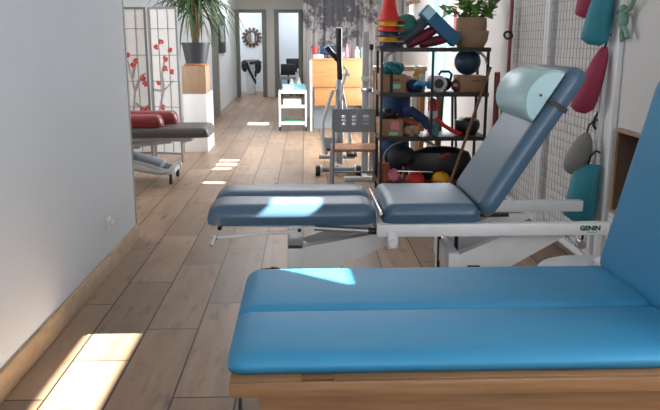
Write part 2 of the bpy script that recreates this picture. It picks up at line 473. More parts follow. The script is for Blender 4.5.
hinge = Vector((0.918, 0, 0.575))
b = pad(0.0, 0.60, 1.352, 2.0, 0.0, 0.062, 0.03, 0.006, None, 0.05)
b.xf(Matrix.Translation(hinge) @ rot_xz(R(77)))
b.build('backrest_cushion', 'blue', o, sharp=60)
b = MB(); b.b2(0.03, 0.56, 1.42, 1.95, -0.02, -0.001, 0.003); b.xf(Matrix.Translation(hinge) @ rot_xz(R(77))); b.build('backrest_board', 'beech', o)
MB().tube([(1.16, 1.9, 0.57), (1.16, 1.9, 0.80), (1.03, 1.9, 0.92)], 0.012).build('support_strut', 'steel', o)
# cable on the floor under it
c = MB().tube([(-0.25, 2.42, 0.006), (-0.235, 2.25, 0.006), (-0.21, 2.1, 0.006), (-0.22, 1.9, 0.006), (-0.1, 1.7, 0.006)], 0.006).build('power_cable', 'rubber')
tag(c, 'black cable lying on the tiled floor under the blue wooden couch', 'cable')

# ------------------------------------------------------------------ steel blue treatment table
o = thing('treatment_table', 'steel blue adjustable treatment table on white metal frame with tilted backrest', 'treatment table', (0.45, 3.15, 0))
Y0, Y1 = 2.90, 3.43
pad(-0.425, 0.302, Y0, Y1, 0.492, 0.575, 0.06, 0.006, 3.17, 0.07, gd=0.42, gw=0.03).build('leg_cushion', 'steelblue', o, sharp=60)
pad(0.328, 0.748, Y0, Y1, 0.497, 0.575, 0.045, 0.008, None, 0.05).build('seat_cushion', 'steelblue', o, sharp=60)
hg = Vector((0.784, 0, 0.510)); ang = R(58)
T2 = Matrix.Translation(hg) @ rot_xz(ang)
b = pad(0.0, 0.725, Y0, Y1, 0.0, 0.078, 0.045, 0.006, None, 0.06); b.xf(T2)
bk = b.build('backrest_cushion', 'steelblue', o, sharp=60)
b = MB().b2(0.535, 0.556, Y0 - .004, Y1 + .004, -0.004, 0.082); b.xf(T2); b.build('strap', 'blackm', bk)
MB().cyl((0.316, Y0 + .01, 0.542), (0.316, Y1 - .02, 0.542), 0.008).build('hinge_bar', 'chrome', o)
f = MB()
f.b2(0.30, 1.30, 2.90, 2.945, 0.440, 0.494, 0.004); f.b2(0.30, 1.375, 3.385, 3.43, 0.428, 0.482, 0.004)
f.b2(0.30, 0.345, 2.945, 3.385, 0.445, 0.49); f.b2(1.145, 1.18, 3.39, 3.425, 0.34, 0.428)
f.b2(-0.36, 0.29, 2.98, 3.01, 0.468, 0.492); f.b2(-0.36, 0.29, 3.32, 3.35, 0.468, 0.492)
f.build('frame', 'white', o)
# the maker's lettering on the beam
cu = bpy.data.curves.new('lettering', 'FONT'); cu.body = 'GENIN'; cu.size = 0.030; cu.extrude = 0.0006; cu.offset = 0.0014
tmp = bpy.data.objects.new('lettering_source', cu); col.objects.link(tmp)
bpy.context.view_layer.update()
me = bpy.data.meshes.new_from_object(tmp.evaluated_get(bpy.context.evaluated_depsgraph_get()))
bpy.data.objects.remove(tmp); bpy.data.curves.remove(cu)
me.materials.clear(); me.materials.append(M['gentext'])
tx = bpy.data.objects.new('lettering', me); col.objects.link(tx); tx.parent = o
tx.rotation_euler = (R(90), 0, 0); tx.location = Vector((1.172, 2.8992, 0.463)) - o.location
tx['label'] = 'dark green lettering on the white beam'
bx = [v.co.x for v in me.vertices]
kx = 0.088 / (max(bx) - min(bx)); tx.scale = (kx, 0.95, 1)
MB().b2(1.20, 1.25, 2.8985, 2.9002, 0.452, 0.456).build('lettering_underline', 'mint', o)
MB().b2(1.299, 1.316, 2.905, 2.94, 0.445, 0.49, 0.003).build('end_cap', 'skin', o)
# side plates and knobs
MB().b2(0.345, 0.388, 2.892, 2.90, 0.39, 0.47, 0.003).b2(0.345, 0.388, 2.9, 2.93, 0.39, 0.44).build('bracket', 'white', o)
MB().cyl((0.366, 2.892, 0.416), (0.366, 2.872, 0.416), 0.016).build('knob', 'chrome', o)
MB().cyl((1.19, 2.945, 0.395), (1.19, 2.91, 0.395), 0.019).build('knob', 'chrome', o)
# lifting arms, each a closed channel
def arm(pts, y0, y1): return MB().prism_xz(pts, y0, y1)
a = arm([(-0.055, 0.30), (-0.055, 0.37), (0.33, 0.44), (0.40, 0.44), (0.40, 0.40), (0.13, 0.285), (0.0, 0.26)], 2.975, 3.03); a.build('lifting_arm', 'white', o)
arm([(-0.03, 0.33), (0.33, 0.45), (0.40, 0.45), (0.35, 0.40), (0.05, 0.29)], 3.28, 3.32).build('lifting_arm', 'white', o)
arm([(0.66, 0.26), (0.67, 0.335), (0.90, 0.435), (1.13, 0.435), (1.13, 0.412), (0.90, 0.278), (0.80, 0.22)], 2.975, 3.03).build('lifting_arm', 'white', o)
arm([(0.64, 0.27), (0.66, 0.33), (0.95, 0.44), (1.10, 0.44), (0.90, 0.31), (0.74, 0.23)], 3.28, 3.32).build('lifting_arm', 'white', o)
arm([(1.125, 0.44), (1.16, 0.44), (1.25, 0.335), (1.235, 0.325)], 2.95, 3.0).build('support_plate', 'white', o)
MB().b2(-0.085, -0.015, 2.965, 3.33, 0.27, 0.38, 0.004).build('pivot_block', 'white', o)
MB().b2(-0.08, -0.02, 2.962, 2.98, 0.376, 0.386).build('pivot_cap', 'black', o)
MB().b2(-0.08, -0.02, 2.962, 2.98, 0.275, 0.285).build('pivot_cap', 'black', o)
MB().b2(0.625, 0.672, 2.97, 3.33, 0.24, 0.345, 0.004).build('pivot_block', 'white', o)
MB().b2(0.71, 0.765, 2.970, 2.976, 0.272, 0.287).build('stop_rubber', 'black', o)
f = MB(); f.b2(-0.12, 1.1, 3.0, 3.06, 0.06, 0.12, 0.004); f.b2(-0.12, 1.1, 3.25, 3.31, 0.06, 0.12, 0.004)
f.b2(-0.14, -0.07, 2.93, 3.42, 0.06, 0.12, 0.004); f.b2(1.03, 1.1, 2.93, 3.42, 0.06, 0.12, 0.004)
f.b2(-0.075, -0.025, 3.0, 3.31, 0.12, 0.29); f.b2(0.63, 0.67, 3.0, 3.31, 0.12, 0.26); f.build('base_frame', 'white', o)
MB().b2(0.62, 0.635, 3.2, 3.22, 0.12, 0.48).b2(0.70, 0.715, 3.2, 3.22, 0.12, 0.48).b2(0.63, 0.95, 3.2, 3.22, 0.45, 0.465).build('actuator_frame', 'blackm', o)
for fx in (-0.105, 1.065):
    for fy in (2.97, 3.38): MB().cyl((fx, fy, 0), (fx, fy, 0.06), 0.025).build('foot', 'rubber', o)
MB().cyl((-0.25, 3.72, 0.02), (-0.16, 3.72, 0.03), 0.018).cyl((-0.19, 3.70, 0.045), (-0.15, 3.72, 0.03), 0.012).build('foot_pedal', 'rubber', o)
MB().tube([(-0.16, 3.72, 0.03), (-0.1, 3.5, 0.08), (-0.1, 3.4, 0.08)], 0.008).build('pedal_bar', 'white', o)
MB().cyl((0.035, 2.94, 0.474), (0.29, 2.94, 0.456), 0.013).build('gas_strut', 'steel', o)
MB().cyl((0.265, 2.94, 0.458), (0.31, 2.94, 0.456), 0.014).build('strut_collar', 'black', o)
MB().cyl((-0.388, 2.93, 0.436), (-0.04, 2.93, 0.464), 0.0065).build('tilt_rod', 'white', o)
MB().cyl((-0.39, 2.93, 0.445), (-0.402, 2.90, 0.408), 0.010).ell((-0.388, 2.93, 0.437), (.012, .012, .012)).build('tilt_handle', 'chrome', o)
MB().b2(-0.058, -0.015, 2.925, 2.945, 0.45, 0.495, 0.003).build('rod_bracket', 'white', o)
MB().cyl((-0.03, 2.92, 0.468), (-0.03, 2.93, 0.468), 0.008).build('rod_bolt', 'black', o)
MB().cyl((-0.37, 2.96, 0.485), (-0.37, 2.935, 0.475), 0.010).build('stop_knob', 'black', o)

# half round bolster on the backrest
pr = [(0.118 * math.cos(PI * k / 16), 0.094 * math.sin(PI * k / 16)) for k in range(17)]
bl = MB(); rings = []
for yv, s_ in ((2.925, .93), (2.935, 1.0), (3.2, 1.0), (3.375, 1.0), (3.385, .93)):
    rings.append([Vector((0.555 + a * s_, yv, 0.0845 + max(0.0, b_ * s_))) for a, b_ in pr])
bl.loft(rings); bl.xf(T2)
bo = bl.build('bolster', 'pale')
tag(bo, 'pale aqua half round bolster resting on the tilted backrest', 'bolster')
p = T2 @ Vector((0.545, 2.92, 0.12))
MB().cyl((p.x, p.y + .012, p.z), (p.x, p.y - .001, p.z), 0.006).build('vent_eyelet', 'gold', bo)

# round white stool between the tables and a tape roll on it
o = thing('round_stool', 'round white stool between the blue couch and steel blue table', 'stool', (1.05, 2.41, 0))
MB().lathe([(0.01, .405), (0.19, .405), (0.21, .415), (0.215, .428), (0.208, .44), (0.17, .447), (0.01, .449)], (1.05, 2.41, 0), 40).build('seat', 'lightgrey', o)
MB().cyl((1.05, 2.41, 0.03), (1.05, 2.41, 0.41), 0.03).build('column', 'chrome', o)
for k in range(5):
    a = 2 * PI * k / 5
    MB().tube([(1.05, 2.41, 0.06), (1.05 + .2 * math.cos(a), 2.41 + .2 * math.sin(a), 0.045), (1.05 + .2 * math.cos(a), 2.41 + .2 * math.sin(a), 0.0)], 0.016).build('leg', 'black', o)
t = MB(); pf = [(0.022, 0.449), (0.022, 0.472), (0.045, 0.472), (0.045, 0.449)]
n = 28; rg = []
for r_, z_ in pf + [pf[0]]: rg.append((r_, z_))
vr = [[t.bm.verts.new((1.095 + r_ * math.cos(2 * PI * k / n), 2.44 + r_ * math.sin(2 * PI * k / n), z_)) for k in range(n)] for r_, z_ in pf]
for i in range(4):
    A, B_ = vr[i], vr[(i + 1) % 4]
    for k in range(n): t.bm.faces.new((A[k], A[(k + 1) % n], B_[(k + 1) % n], B_[k]))
tag(t.build('tape_roll', 'white'), 'small white tape roll lying on the round white stool', 'tape roll')

# ------------------------------------------------------------------ black rack
RY0, RY1 = 5.60, 5.96
o = thing('storage_rack', 'black metal storage rack with four shelves crowded with therapy gear', 'shelf', (1.02, 5.78, 0))
for px in (0.598, 1.43):
    for py in (RY0 + .012, RY1 - .012): MB().b2(px - .010, px + .010, py - .010, py + .010, 0, 1.18).build('post', 'blackm', o)
MB().b2(0.988, 1.006, RY0, RY0 + .018, 0.50, 1.18).build('middle_post', 'blackm', o)
SZ = [0.112, 0.486, 0.834, 1.18]
for z in SZ:
    s_ = MB().b2(0.583, 1.445, RY0 - .005, RY1 + .005, z, z + .028, 0.002).build('shelf_board', 'shelfwood', o)
    MB().b2(0.583, 1.445, RY0 - .012, RY0 - .005, z - .004, z + .026).build('front_rail', 'blackm', s_)
for px, sg in ((0.608, 1), (1.42, -1)):
    MB().tube([(px, RY0, 1.08), (px + sg * .015, RY0, 1.13), (px + sg * .05, RY0, 1.165), (px + sg * .09, RY0, 1.178)], 0.009).build('corner_brace', 'steel', o)
S0, S1, S2, S3 = [z + .028 for z in SZ]
RM = 5.76
def box_thing(name, mat, x0, x1, z0, h, y0, y1, label, cat='box', group=None):
    b_ = MB().b2(x0, x1, y0, y1, z0, z0 + h, 0.004).build(name, mat)
    return tag(b_, label, cat, group)
# cones, nested
cols = ['navy', 'yellow', 'navy', 'red', 'yellow', 'red']
names = ['dark navy cone at the bottom of the nested stack on the rack', 'yellow cone second from the bottom of the nested cone stack',
         'dark navy cone between two bright cones in the nested stack', 'red cone in the middle of the stack just under a yellow rim',
         'yellow cone second from the top of the nested cone stack', 'red cone on top of the nested cone stack with its whole body bare']
for i, c_ in enumerate(cols):
    z = S3 + 0.001 + i * 0.040
    o = thing('training_cone', names[i], 'cone', (0.665, 5.74, z), 'nested training cones on the rack')
    MB().b2(0.56, 0.77, 5.635, 5.845, z, z + .010, 0.003).build('base_plate', c_, o)
    n = 24; tb = MB()
    pf = [(0.080, z + .010), (0.020, z + .30), (0.016, z + .30), (0.0755, z + .010)]
    vr = [[tb.bm.verts.new((0.665 + r_ * math.cos(2 * PI * k / n), 5.74 + r_ * math.sin(2 * PI * k / n), z_)) for k in range(n)] for r_, z_ in pf]
    for q in range(4):
        A, B_ = vr[q], vr[(q + 1) % 4]
        for k in range(n): tb.bm.faces.new((A[k], A[(k + 1) % n], B_[(k + 1) % n], B_[k]))
    tb.build('cone_body', c_, o)
# rounded pads leaning in a heap
def capsule_pad(x0, z0, ln, w, th, ang_, y, mat, name, label, cat):
    m = MB(); rg = []
    for k in range(9):
        t_ = k / 8; e = math.sin(PI * (0.06 + 0.88 * t_)) ** 0.25
        rg.append([Vector((ln * (t_ - .5), w / 2 * e * math.cos(2 * PI * q / 20), th / 2 * e * math.sin(2 * PI * q / 20))) for q in range(20)])
    m.loft(rg); m.xf(Matrix.Translation((x0, y, z0)) @ rot_xz(ang_))
    return tag(m.build(name, mat), label, cat)
capsule_pad(0.845, S3 + .125, 0.33, 0.16, 0.10, R(38), 5.74, 'slate', 'foam_pad', 'slate grey rounded foam pad leaning under the green disc', 'pad')
capsule_pad(0.925, S3 + .082, 0.27, 0.17, 0.085, R(30), 5.73, 'maroon', 'foam_pad', 'larger maroon rounded pad leaning next to the slate pad', 'pad')
capsule_pad(1.03, S3 + .05, 0.25, 0.16, 0.075, R(13), 5.72, 'maroon', 'foam_pad', 'smaller maroon rounded pad lying almost flat under the blue block', 'pad')
g = MB().lathe([(0.01, -.03), (0.07, -.028), (0.088, -.008), (0.086, .006), (0.065, .03), (0.01, .045)], (0, 0, 0), 28)
g.xf(Matrix.Translation((0.785, 5.70, S3 + .185)) @ rot_xz(R(32)) @ Matrix.Rotation(R(50), 4, 'X'))
tag(g.build('balance_disc', 'green'), 'dark green balance disc perched on the slate foam pad', 'balance disc')
o = thing('yoga_block', 'long blue foam block leaning against the seagrass basket', 'block', (1.05, 5.70, S3))
TB = Matrix.Translation((1.055, 5.69, S3 + .165)) @ rot_xz(R(-42))
b = MB().box((0, 0, 0), (0.37, 0.12, 0.10), None, 0.006); b.xf(TB); b.build('block_body', 'blueblock', o)
b = MB().b2(-0.176, -0.10, -0.062, -0.0595, -0.035, 0.045).b2(-0.176, -0.10, -0.055, 0.055, 0.0495, 0.0515); b.xf(TB); b.build('painted_sunlit_end', 'sunlitfoam', o, label='sunlit upper end painted pale cyan')  # sunlight on the block's upper end, painted in as a paler colour
# seagrass basket with a leafy plant
o = thing('potted_plant', 'leafy green plant in a seagrass basket on the rack top', 'plant', (1.325, 5.78, S3))
MB().lathe([(0.01, S3), (0.105, S3), (0.13, S3 + .05), (0.138, S3 + .10), (0.142, S3 + .125), (0.118, S3 + .135), (0.122, S3 + .165), (0.116, S3 + .23), (0.106, S3 + .23), (0.10, S3 + .19), (0.01, S3 + .19)], (1.325, 5.78, 0), 32).build('basket', 'wicker', o)
st = MB(); lf = MB()
def leaf(mb, p, d, L, W, cup=0.25):
    d = Vector(d).normalized(); sd = d.cross(Vector((rnd.uniform(-.4, .4), rnd.uniform(-.4, .4), 1)))
    if sd.length < 1e-3: sd = Vector((1, 0, 0))
    sd.normalize(); up = sd.cross(d)
    p = Vector(p); rows = []
    for t_, w_ in ((0, .12), (.3, .85), (.6, 1), (.85, .6), (1, .08)):
        c_ = p + d * L * t_ - up * (cup * L * t_ * t_)
        rows.append((mb.bm.verts.new(c_ - sd * W * w_ / 2 + up * W * .12 * w_), mb.bm.verts.new(c_), mb.bm.verts.new(c_ + sd * W * w_ / 2 + up * W * .12 * w_)))
    for A, B_ in zip(rows, rows[1:]):
        mb.bm.faces.new((A[0], A[1], B_[1], B_[0])); mb.bm.faces.new((A[1], A[2], B_[2], B_[1]))
for k in range(15):
    a = rnd.uniform(0, 2 * PI); sp = rnd.uniform(.08, .30); hh = rnd.uniform(.06, .26)
    p0 = Vector((1.325 + .04 * math.cos(a), 5.78 + .04 * math.sin(a), S3 + .18))
    p2 = Vector((min(1.325 + sp * math.cos(a), 1.54), 5.78 + sp * .8 * math.sin(a), S3 + .2 + hh)); p1 = (p0 + p2) / 2 + Vector((0, 0, .04))
    st.tube([p0, p1, p2], 0.006, 6)
    for q in range(10):
        t_ = rnd.uniform(.35, 1); c_ = p0.lerp(p2, t_)
        leaf(lf, c_, (rnd.uniform(-1, 1) if c_.x < 1.47 else rnd.uniform(-1, 0), rnd.uniform(-1, 1), rnd.uniform(-.3, .8)), rnd.uniform(.06, .10), rnd.uniform(.045, .062))
st.build('stems', 'stem', o); lf.build('leaves', 'leaf', o)

# second shelf
def carton(x0, x1, z0, h, y0, y1, label, slot=True, labs=()):
    t_ = thing('cardboard_box', label, 'box', ((x0 + x1) / 2, (y0 + y1) / 2, z0))
    MB().b2(x0, x1, y0, y1, z0, z0 + h, 0.003).build('carton', 'card', t_)
    MB().b2(x0 - .003, x1 + .003, y0 - .003, y1 + .003, z0 + h * .62, z0 + h + .002, 0.002).build('lid', 'card', t_)
    if slot: MB().b2((x0 + x1) / 2 - .01, (x0 + x1) / 2 + .05, y0 - .0045, y0 - .003, z0 + h * .66, z0 + h * .76).build('hand_slot', 'darkin', t_)
    for (a0, a1, b0, b1, mt) in labs: MB().b2(a0, a1, y0 - .005, y0 - .003, b0, b1).build('paper_label', mt, t_)
    return t_
carton(0.595, 0.795, S2, 0.135, 5.64, 5.90, 'cardboard box under a teal band heap on the second shelf', True, ((0.69, 0.75, S2 + .03, S2 + .065, 'mint'),))
bd = MB()
for k in range(16):
    cx, cy, cz = 0.70 + rnd.uniform(-.05, .05), 5.74 + rnd.uniform(-.05, .05), S2 + .156 + k * .0035
    rx_, ry_ = rnd.uniform(.03, .065), rnd.uniform(.03, .07)
    ph = rnd.uniform(0, 6)
    bd.tube([(cx + rx_ * math.cos(t_ * 2 * PI / 16 + ph), cy + ry_ * math.sin(t_ * 2 * PI / 16), cz + .018 * math.sin(2 * t_ * 2 * PI / 16 + ph)) for t_ in range(16)], 0.011, 6, True)
tag(bd.build('resistance_band', 'tealband'), 'tangled teal resistance band heaped on the upper left carton', 'band')
sp = MB().b2(0.665, 0.69, 5.634, 5.64, S2, S2 + .14).build('strap', 'rubber'); tag(sp, 'black strap hanging down the front of the upper left carton', 'strap')
bg = MB().ell((0.86, 5.73, S2 + .05), (0.055, 0.07, 0.05)).ell((0.90, 5.70, S2 + .045), (0.045, 0.05, 0.045)).build('drawstring_pouch', 'cloth'); tag(bg, 'dark blue pouch on the second shelf beside the upper left carton', 'pouch')
bg = MB().tube([(0.86, 5.64, S2 + .055), (0.895, 5.62, S2 + .075), (0.935, 5.63, S2 + .06), (0.965, 5.65, S2 + .075), (0.975, 5.66, S2 + .03)], [.012, .02, .022, .02, .01], 10).build('blue_strap', 'bluebag'); tag(bg, 'bright blue strap bundle in front of the white packs', 'strap')
o = thing('spray_bottle', 'small yellow bottle standing on the second shelf near the middle post', 'bottle', (0.905, 5.86, S2))
MB().lathe([(.01, S2), (.028, S2 + .002), (.028, S2 + .13), (.012, S2 + .16), (.012, S2 + .175)], (0.905, 5.86, 0), 16).build('bottle_body', 'yellow', o)
MB().cyl((0.905, 5.86, S2 + .175), (0.905, 5.86, S2 + .20), 0.014).build('cap', 'white', o)
for i, (x_, h_, mt, lb) in enumerate(((0.835, .12, 'pinklab', 'rose box standing behind the dark blue pouch'), (0.95, .135, 'paper', 'white pack standing beside the middle post of the rack'), (0.885, .115, 'paper', 'white pack standing between the rose box and the yellow bottle'))):
    box_thing('small_box', mt, x_ - .022, x_ + .022, S2, h_, 5.80, 5.83, lb)
# foam roller seen end on
o = thing('foam_roller', 'grey ribbed foam roller lying end on beside the middle post', 'roller', (1.055, 5.75, S2))
n = 32; rl = MB(); cz = S2 + .066
for k in range(20):
    a = 2 * PI * k / 20
    rl.box((1.055 + .058 * math.cos(a), 5.76, cz + .058 * math.sin(a)), (.014, .26, .012), Matrix.Rotation(-a, 4, 'Y'))
rl.build('ribs', 'lightgrey', o)
MB().cyl((1.055, 5.64, cz), (1.055, 5.88, cz), 0.056, None, 32).build('core', 'black', o)
MB().torus((1.055, 5.638, cz), 0.047, 0.010, Matrix.Rotation(PI / 2, 4, 'X')).build('end_ring', 'lightgrey', o)
o = thing('kettlebell', 'black kettlebell with a looped handle behind the foam roller', 'kettlebell', (1.13, 5.80, S2))
MB().ell((1.135, 5.80, S2 + .055), (.055, .055, .055)).build('bell', 'black', o)
MB().tube([(1.09, 5.80, S2 + .08), (1.08, 5.80, S2 + .13), (1.10, 5.80, S2 + .155), (1.165, 5.80, S2 + .155), (1.185, 5.80, S2 + .13), (1.175, 5.80, S2 + .08)], .011).build('handle', 'black', o)
o = thing('hand_grip', 'small black and white hand grip by the upper right carton', 'grip', (1.19, 5.66, S2))
MB().ell((1.19, 5.66, S2 + .025), (.02, .025, .025)).ell((1.19, 5.66, S2 + .085), (.02, .02, .02)).build('grip_body', 'black', o)
MB().cyl((1.19, 5.66, S2 + .04), (1.19, 5.66, S2 + .07), .016).build('collar', 'pinklab', o)
carton(1.225, 1.425, S2, 0.125, 5.63, 5.90, 'cardboard box carrying the dark ball on the second shelf')
bb = MB().ell((1.30, 5.75, S2 + .129 + .105), (.105, .105, .105), None, 28).build('exercise_ball', 'ball'); tag(bb, 'dark teal exercise ball on the upper right carton', 'ball')

# third shelf
carton(0.59, 0.775, S1, 0.13, 5.63, 5.90, 'cardboard box with a rose label at the left of third shelf', False, ((0.68, 0.745, S1 + .055, S1 + .115, 'pinklab'), (0.665, 0.735, S1 + .01, S1 + .035, 'mint')))
bg = MB().ell((0.66, 5.74, S1 + .175), (.065, .09, .042)).ell((0.73, 5.72, S1 + .165), (.04, .06, .032)).ell((0.62, 5.69, S1 + .16), (.03, .04, .025)).build('gym_bag', 'black'); tag(bg, 'black soft bag on top of the carton with rose label', 'bag')
bg = MB().ell((0.85, 5.74, S1 + .105), (.075, .06, .03), rot_xz(R(-12))).build('wrist_weight', 'rust'); tag(bg, 'rust red wrist weight lying across the two tan balls', 'weight')
for i, x_ in enumerate((0.825, 0.895)):
    bl_ = MB().ell((x_, 5.70, S1 + .0365), (.036, .036, .036)).build('massage_ball', 'tan')
    tag(bl_, ('left tan massage ball on the third shelf beside the labelled carton', 'right tan massage ball on the third shelf beside the teal dumbbells')[i], 'ball', 'tan massage balls')
cl = MB().tube([(0.80, 5.80, S1 + .20), (0.86, 5.76, S1 + .195), (0.91, 5.74, S1 + .15), (0.96, 5.70, S1 + .12), (0.985, 5.69, S1 + .05)], [.02, .035, .042, .038, .02], 12).ell((0.86, 5.78, S1 + .165), (.07, .05, .03)).build('towel', 'cloth'); tag(cl, 'crumpled dark blue towel heaped on the third shelf', 'towel')
for i in range(2):
    z_ = S1 + .03 + i * .056
    o = thing('dumbbell', ('lower', 'upper')[i] + ' dark teal dumbbell of the pair by the middle post', 'dumbbell', (1.04, 5.70, z_ - .03), 'teal dumbbells')
    MB().cyl((1.04, 5.64, z_), (1.04, 5.78, z_), .012).build('bar', 'chrome', o)
    for yy in (5.63, 5.76): MB().cyl((1.04, yy, z_), (1.04, yy + .04, z_), .028, None, 8).build('weight_head', 'tealband', o)
rt = MB().tube([(1.03, 5.60, S1 + .145), (1.10, 5.61, S1 + .09), (1.17, 5.62, S1 + .045), (1.24, 5.63, S1 + .018)], .017, 10).build('exercise_tube', 'red'); tag(rt, 'red exercise tube sloping down across the third shelf', 'tube')
dr = MB().lathe([(.01, 0), (.075, .004), (.10, .05), (.105, .08), (.095, .115), (.06, .135), (.01, .14)], (1.32, 5.76, S1), 32).build('balance_dome', 'black'); tag(dr, 'black rounded balance dome at the right of third shelf', 'balance dome')
o = thing('red_canister', 'red canister with a white band standing behind the middle post', 'canister', (1.055, 5.88, S1))
MB().lathe([(.01, S1), (.04, S1 + .002), (.04, S1 + .25), (.02, S1 + .28), (.01, S1 + .285)], (1.055, 5.88, 0), 20).build('can', 'red', o)
MB().lathe([(.0405, S1 + .12), (.0412, S1 + .121), (.0412, S1 + .18), (.0405, S1 + .181)], (1.055, 5.88, 0), 20).build('label_band', 'paper', o)
# bottom shelf
for mt, x_, lb in (('red', 0.895, 'red half dome stability pod on the bottom shelf'), ('yellow', 1.105, 'yellow half dome stability pod on the bottom shelf')):
    d = MB().lathe([(.01, 0), (.076, 0), (.078, .012), (.068, .042), (.044, .066), (.01, .076)], (x_, 5.68, S0), 28).build('stability_pod', mt); tag(d, lb, 'stability pod', 'half dome pods on the bottom shelf')
o = thing('dumbbell', 'pink headed dumbbell with chrome bar on the bottom shelf', 'dumbbell', (0.71, 5.63, S0))
z_ = S0 + .058
MB().cyl((0.71, 5.61, z_), (0.71, 5.66, z_), .03).build('hub', 'pink', o)
fl = MB()
for k in range(8):
    a = 2 * PI * k / 8; fl.ell((0.71 + .036 * math.cos(a), 5.635, z_ + .036 * math.sin(a)), (.02, .022, .02), None, 10)
fl.build('petal_rim', 'pink', o)
bar = MB().cyl((0.73, 5.60, S0 + .098), (1.02, 5.60, S0 + .088), .008).build('steel_rod', 'chrome'); tag(bar, 'thin chrome rod lying across the front of bottom shelf', 'rod')
for i, x_ in enumerate((0.815, 0.945)):
    c_ = MB().lathe([(.01, S0), (.022, S0), (.014, S0 + .03), (.012, S0 + .1), (.017, S0 + .125), (.012, S0 + .145), (.005, S0 + .15)], (x_, 5.82, 0), 14).build('skittle', 'rust')
    tag(c_, ('left rust red skittle behind the chrome rod near pink dumbbell', 'right rust red skittle behind the chrome rod near yellow pod')[i], 'skittle', 'rust red skittles')
rl = MB().cyl((0.635, 5.66, S0 + .002), (0.635, 5.66, S0 + .155), .048, .045, 20).build('wooden_drum', 'rust'); tag(rl, 'rust brown wooden drum at the left end of bottom shelf', 'drum')
hp = MB().torus((0.90, 5.86, S0 + .155), 0.16, 0.009, Matrix.Rotation(R(90), 4, 'X') @ Matrix.Diagonal((1.55, 1, 1, 1))).build('hoop', 'greypaint'); tag(hp, 'dark oval hoop standing at the back of bottom shelf', 'hoop')
bg = MB().lathe([(.01, 0), (.16, .004), (.21, .06), (.22, .14), (.19, .22), (.10, .26), (.01, .27)], (1.12, 5.82, S0), 28, 1.25, .52).build('equipment_bag', 'black'); tag(bg, 'large black equipment bag filling the bottom shelf', 'bag')
bd_ = MB().ell((1.135, 5.715, S0 + .20), (.055, .012, .026), rot_xz(R(22))).build('bag_patch', 'maroonv', bg)
bg = MB().ell((0.79, 5.80, S0 + .19), (.12, .07, .09)).build('medicine_ball', 'rubber'); tag(bg, 'dull black medicine ball on the bottom shelf beside the hoop', 'ball')
# sticks and mats beside the rack
stk = MB().cyl((1.10, 5.50, 0.0), (1.445, 5.585, 1.06), .012).build('wooden_stick', 'stick'); tag(stk, 'long brown wooden stick leaning against the rack front', 'stick')
m_ = MB().cyl((1.515, 5.60, 0), (1.505, 5.60, 1.02), .022).build('rolled_mat', 'maroonv'); tag(m_, 'thin dark red roll standing between rack and right wall', 'roll')
m_ = MB().cyl((1.555, 5.55, 0), (1.55, 5.55, 0.93), .018).build('rolled_mat', 'mat_green'); tag(m_, 'thin green roll standing between rack and right wall', 'roll')
# things behind the rack
m_ = MB().cyl((0.78, 6.12, 0), (0.78, 6.12, 0.86), .12, None, 28).build('rolled_mat', 'cloth'); tag(m_, 'thick dark blue rolled mat standing behind the rack', 'roll')
for i in range(5):
    x_ = 0.92 + .075 * i - (0.0 if i < 3 else 0)
    mt = ('oak', 'paper', 'orangewood', 'paper', 'stick')[i]
    pl = MB().b2(x_ - .022, x_ + .022, 6.5, 6.52, 0, 0.86 + .03 * (i % 2)).build('wooden_board', mt)
    tag(pl, ('light oak board standing first from the left behind the rack', 'off white board standing between oak and honey boards behind the rack', 'honey coloured board standing behind the rack', 'off white board standing right of the honey board', 'dark brown board standing rightmost behind the rack')[i], 'board', 'boards standing behind the rack')
o = thing('wooden_table', 'oak topped side table seen through the rack behind the upper left carton', 'table', (0.98, 7.0, 0))
MB().b2(0.66, 1.16, 6.85, 7.2, 0.98, 1.02).build('tabletop', 'oak', o)
for lx in (0.69, 1.13):
    for ly in (6.88, 7.17): MB().b2(lx - .02, lx + .02, ly - .02, ly + .02, 0, 0.98).build('leg', 'oak', o)
o = thing('bar_stool', 'black bar stool frame seen through the right half of the rack', 'stool', (1.32, 6.6, 0))
MB().cyl((1.32, 6.6, 0.86), (1.32, 6.6, 0.90), .14, None, 24).build('seat', 'black', o)
for lx, ly in ((1.23, 6.5), (1.41, 6.5), (1.23, 6.7), (1.41, 6.7)): MB().cyl((lx, ly, 0), (lx * .6 + 1.32 * .4, ly * .6 + 6.6 * .4, 0.86), .012).build('leg', 'black', o)

# picture on the right wall and notice by the window
o = thing('framed_picture', 'white picture in a pale wooden frame high on the right wall', 'picture', (1.60, 10.9, 1.80))
MB().b2(1.60, 1.62, 10.25, 11.6, 1.80, 2.35).build('picture_frame', 'oak', o); MB().b2(1.597, 1.60, 10.32, 11.53, 1.86, 2.29).build('print', 'paper', o)
nt_ = MB().b2(1.612, 1.62, 7.78, 7.90, 1.35, 1.62).build('paper_notice', 'pinklab'); tag(nt_, 'rose paper notice beside the tall window', 'notice')

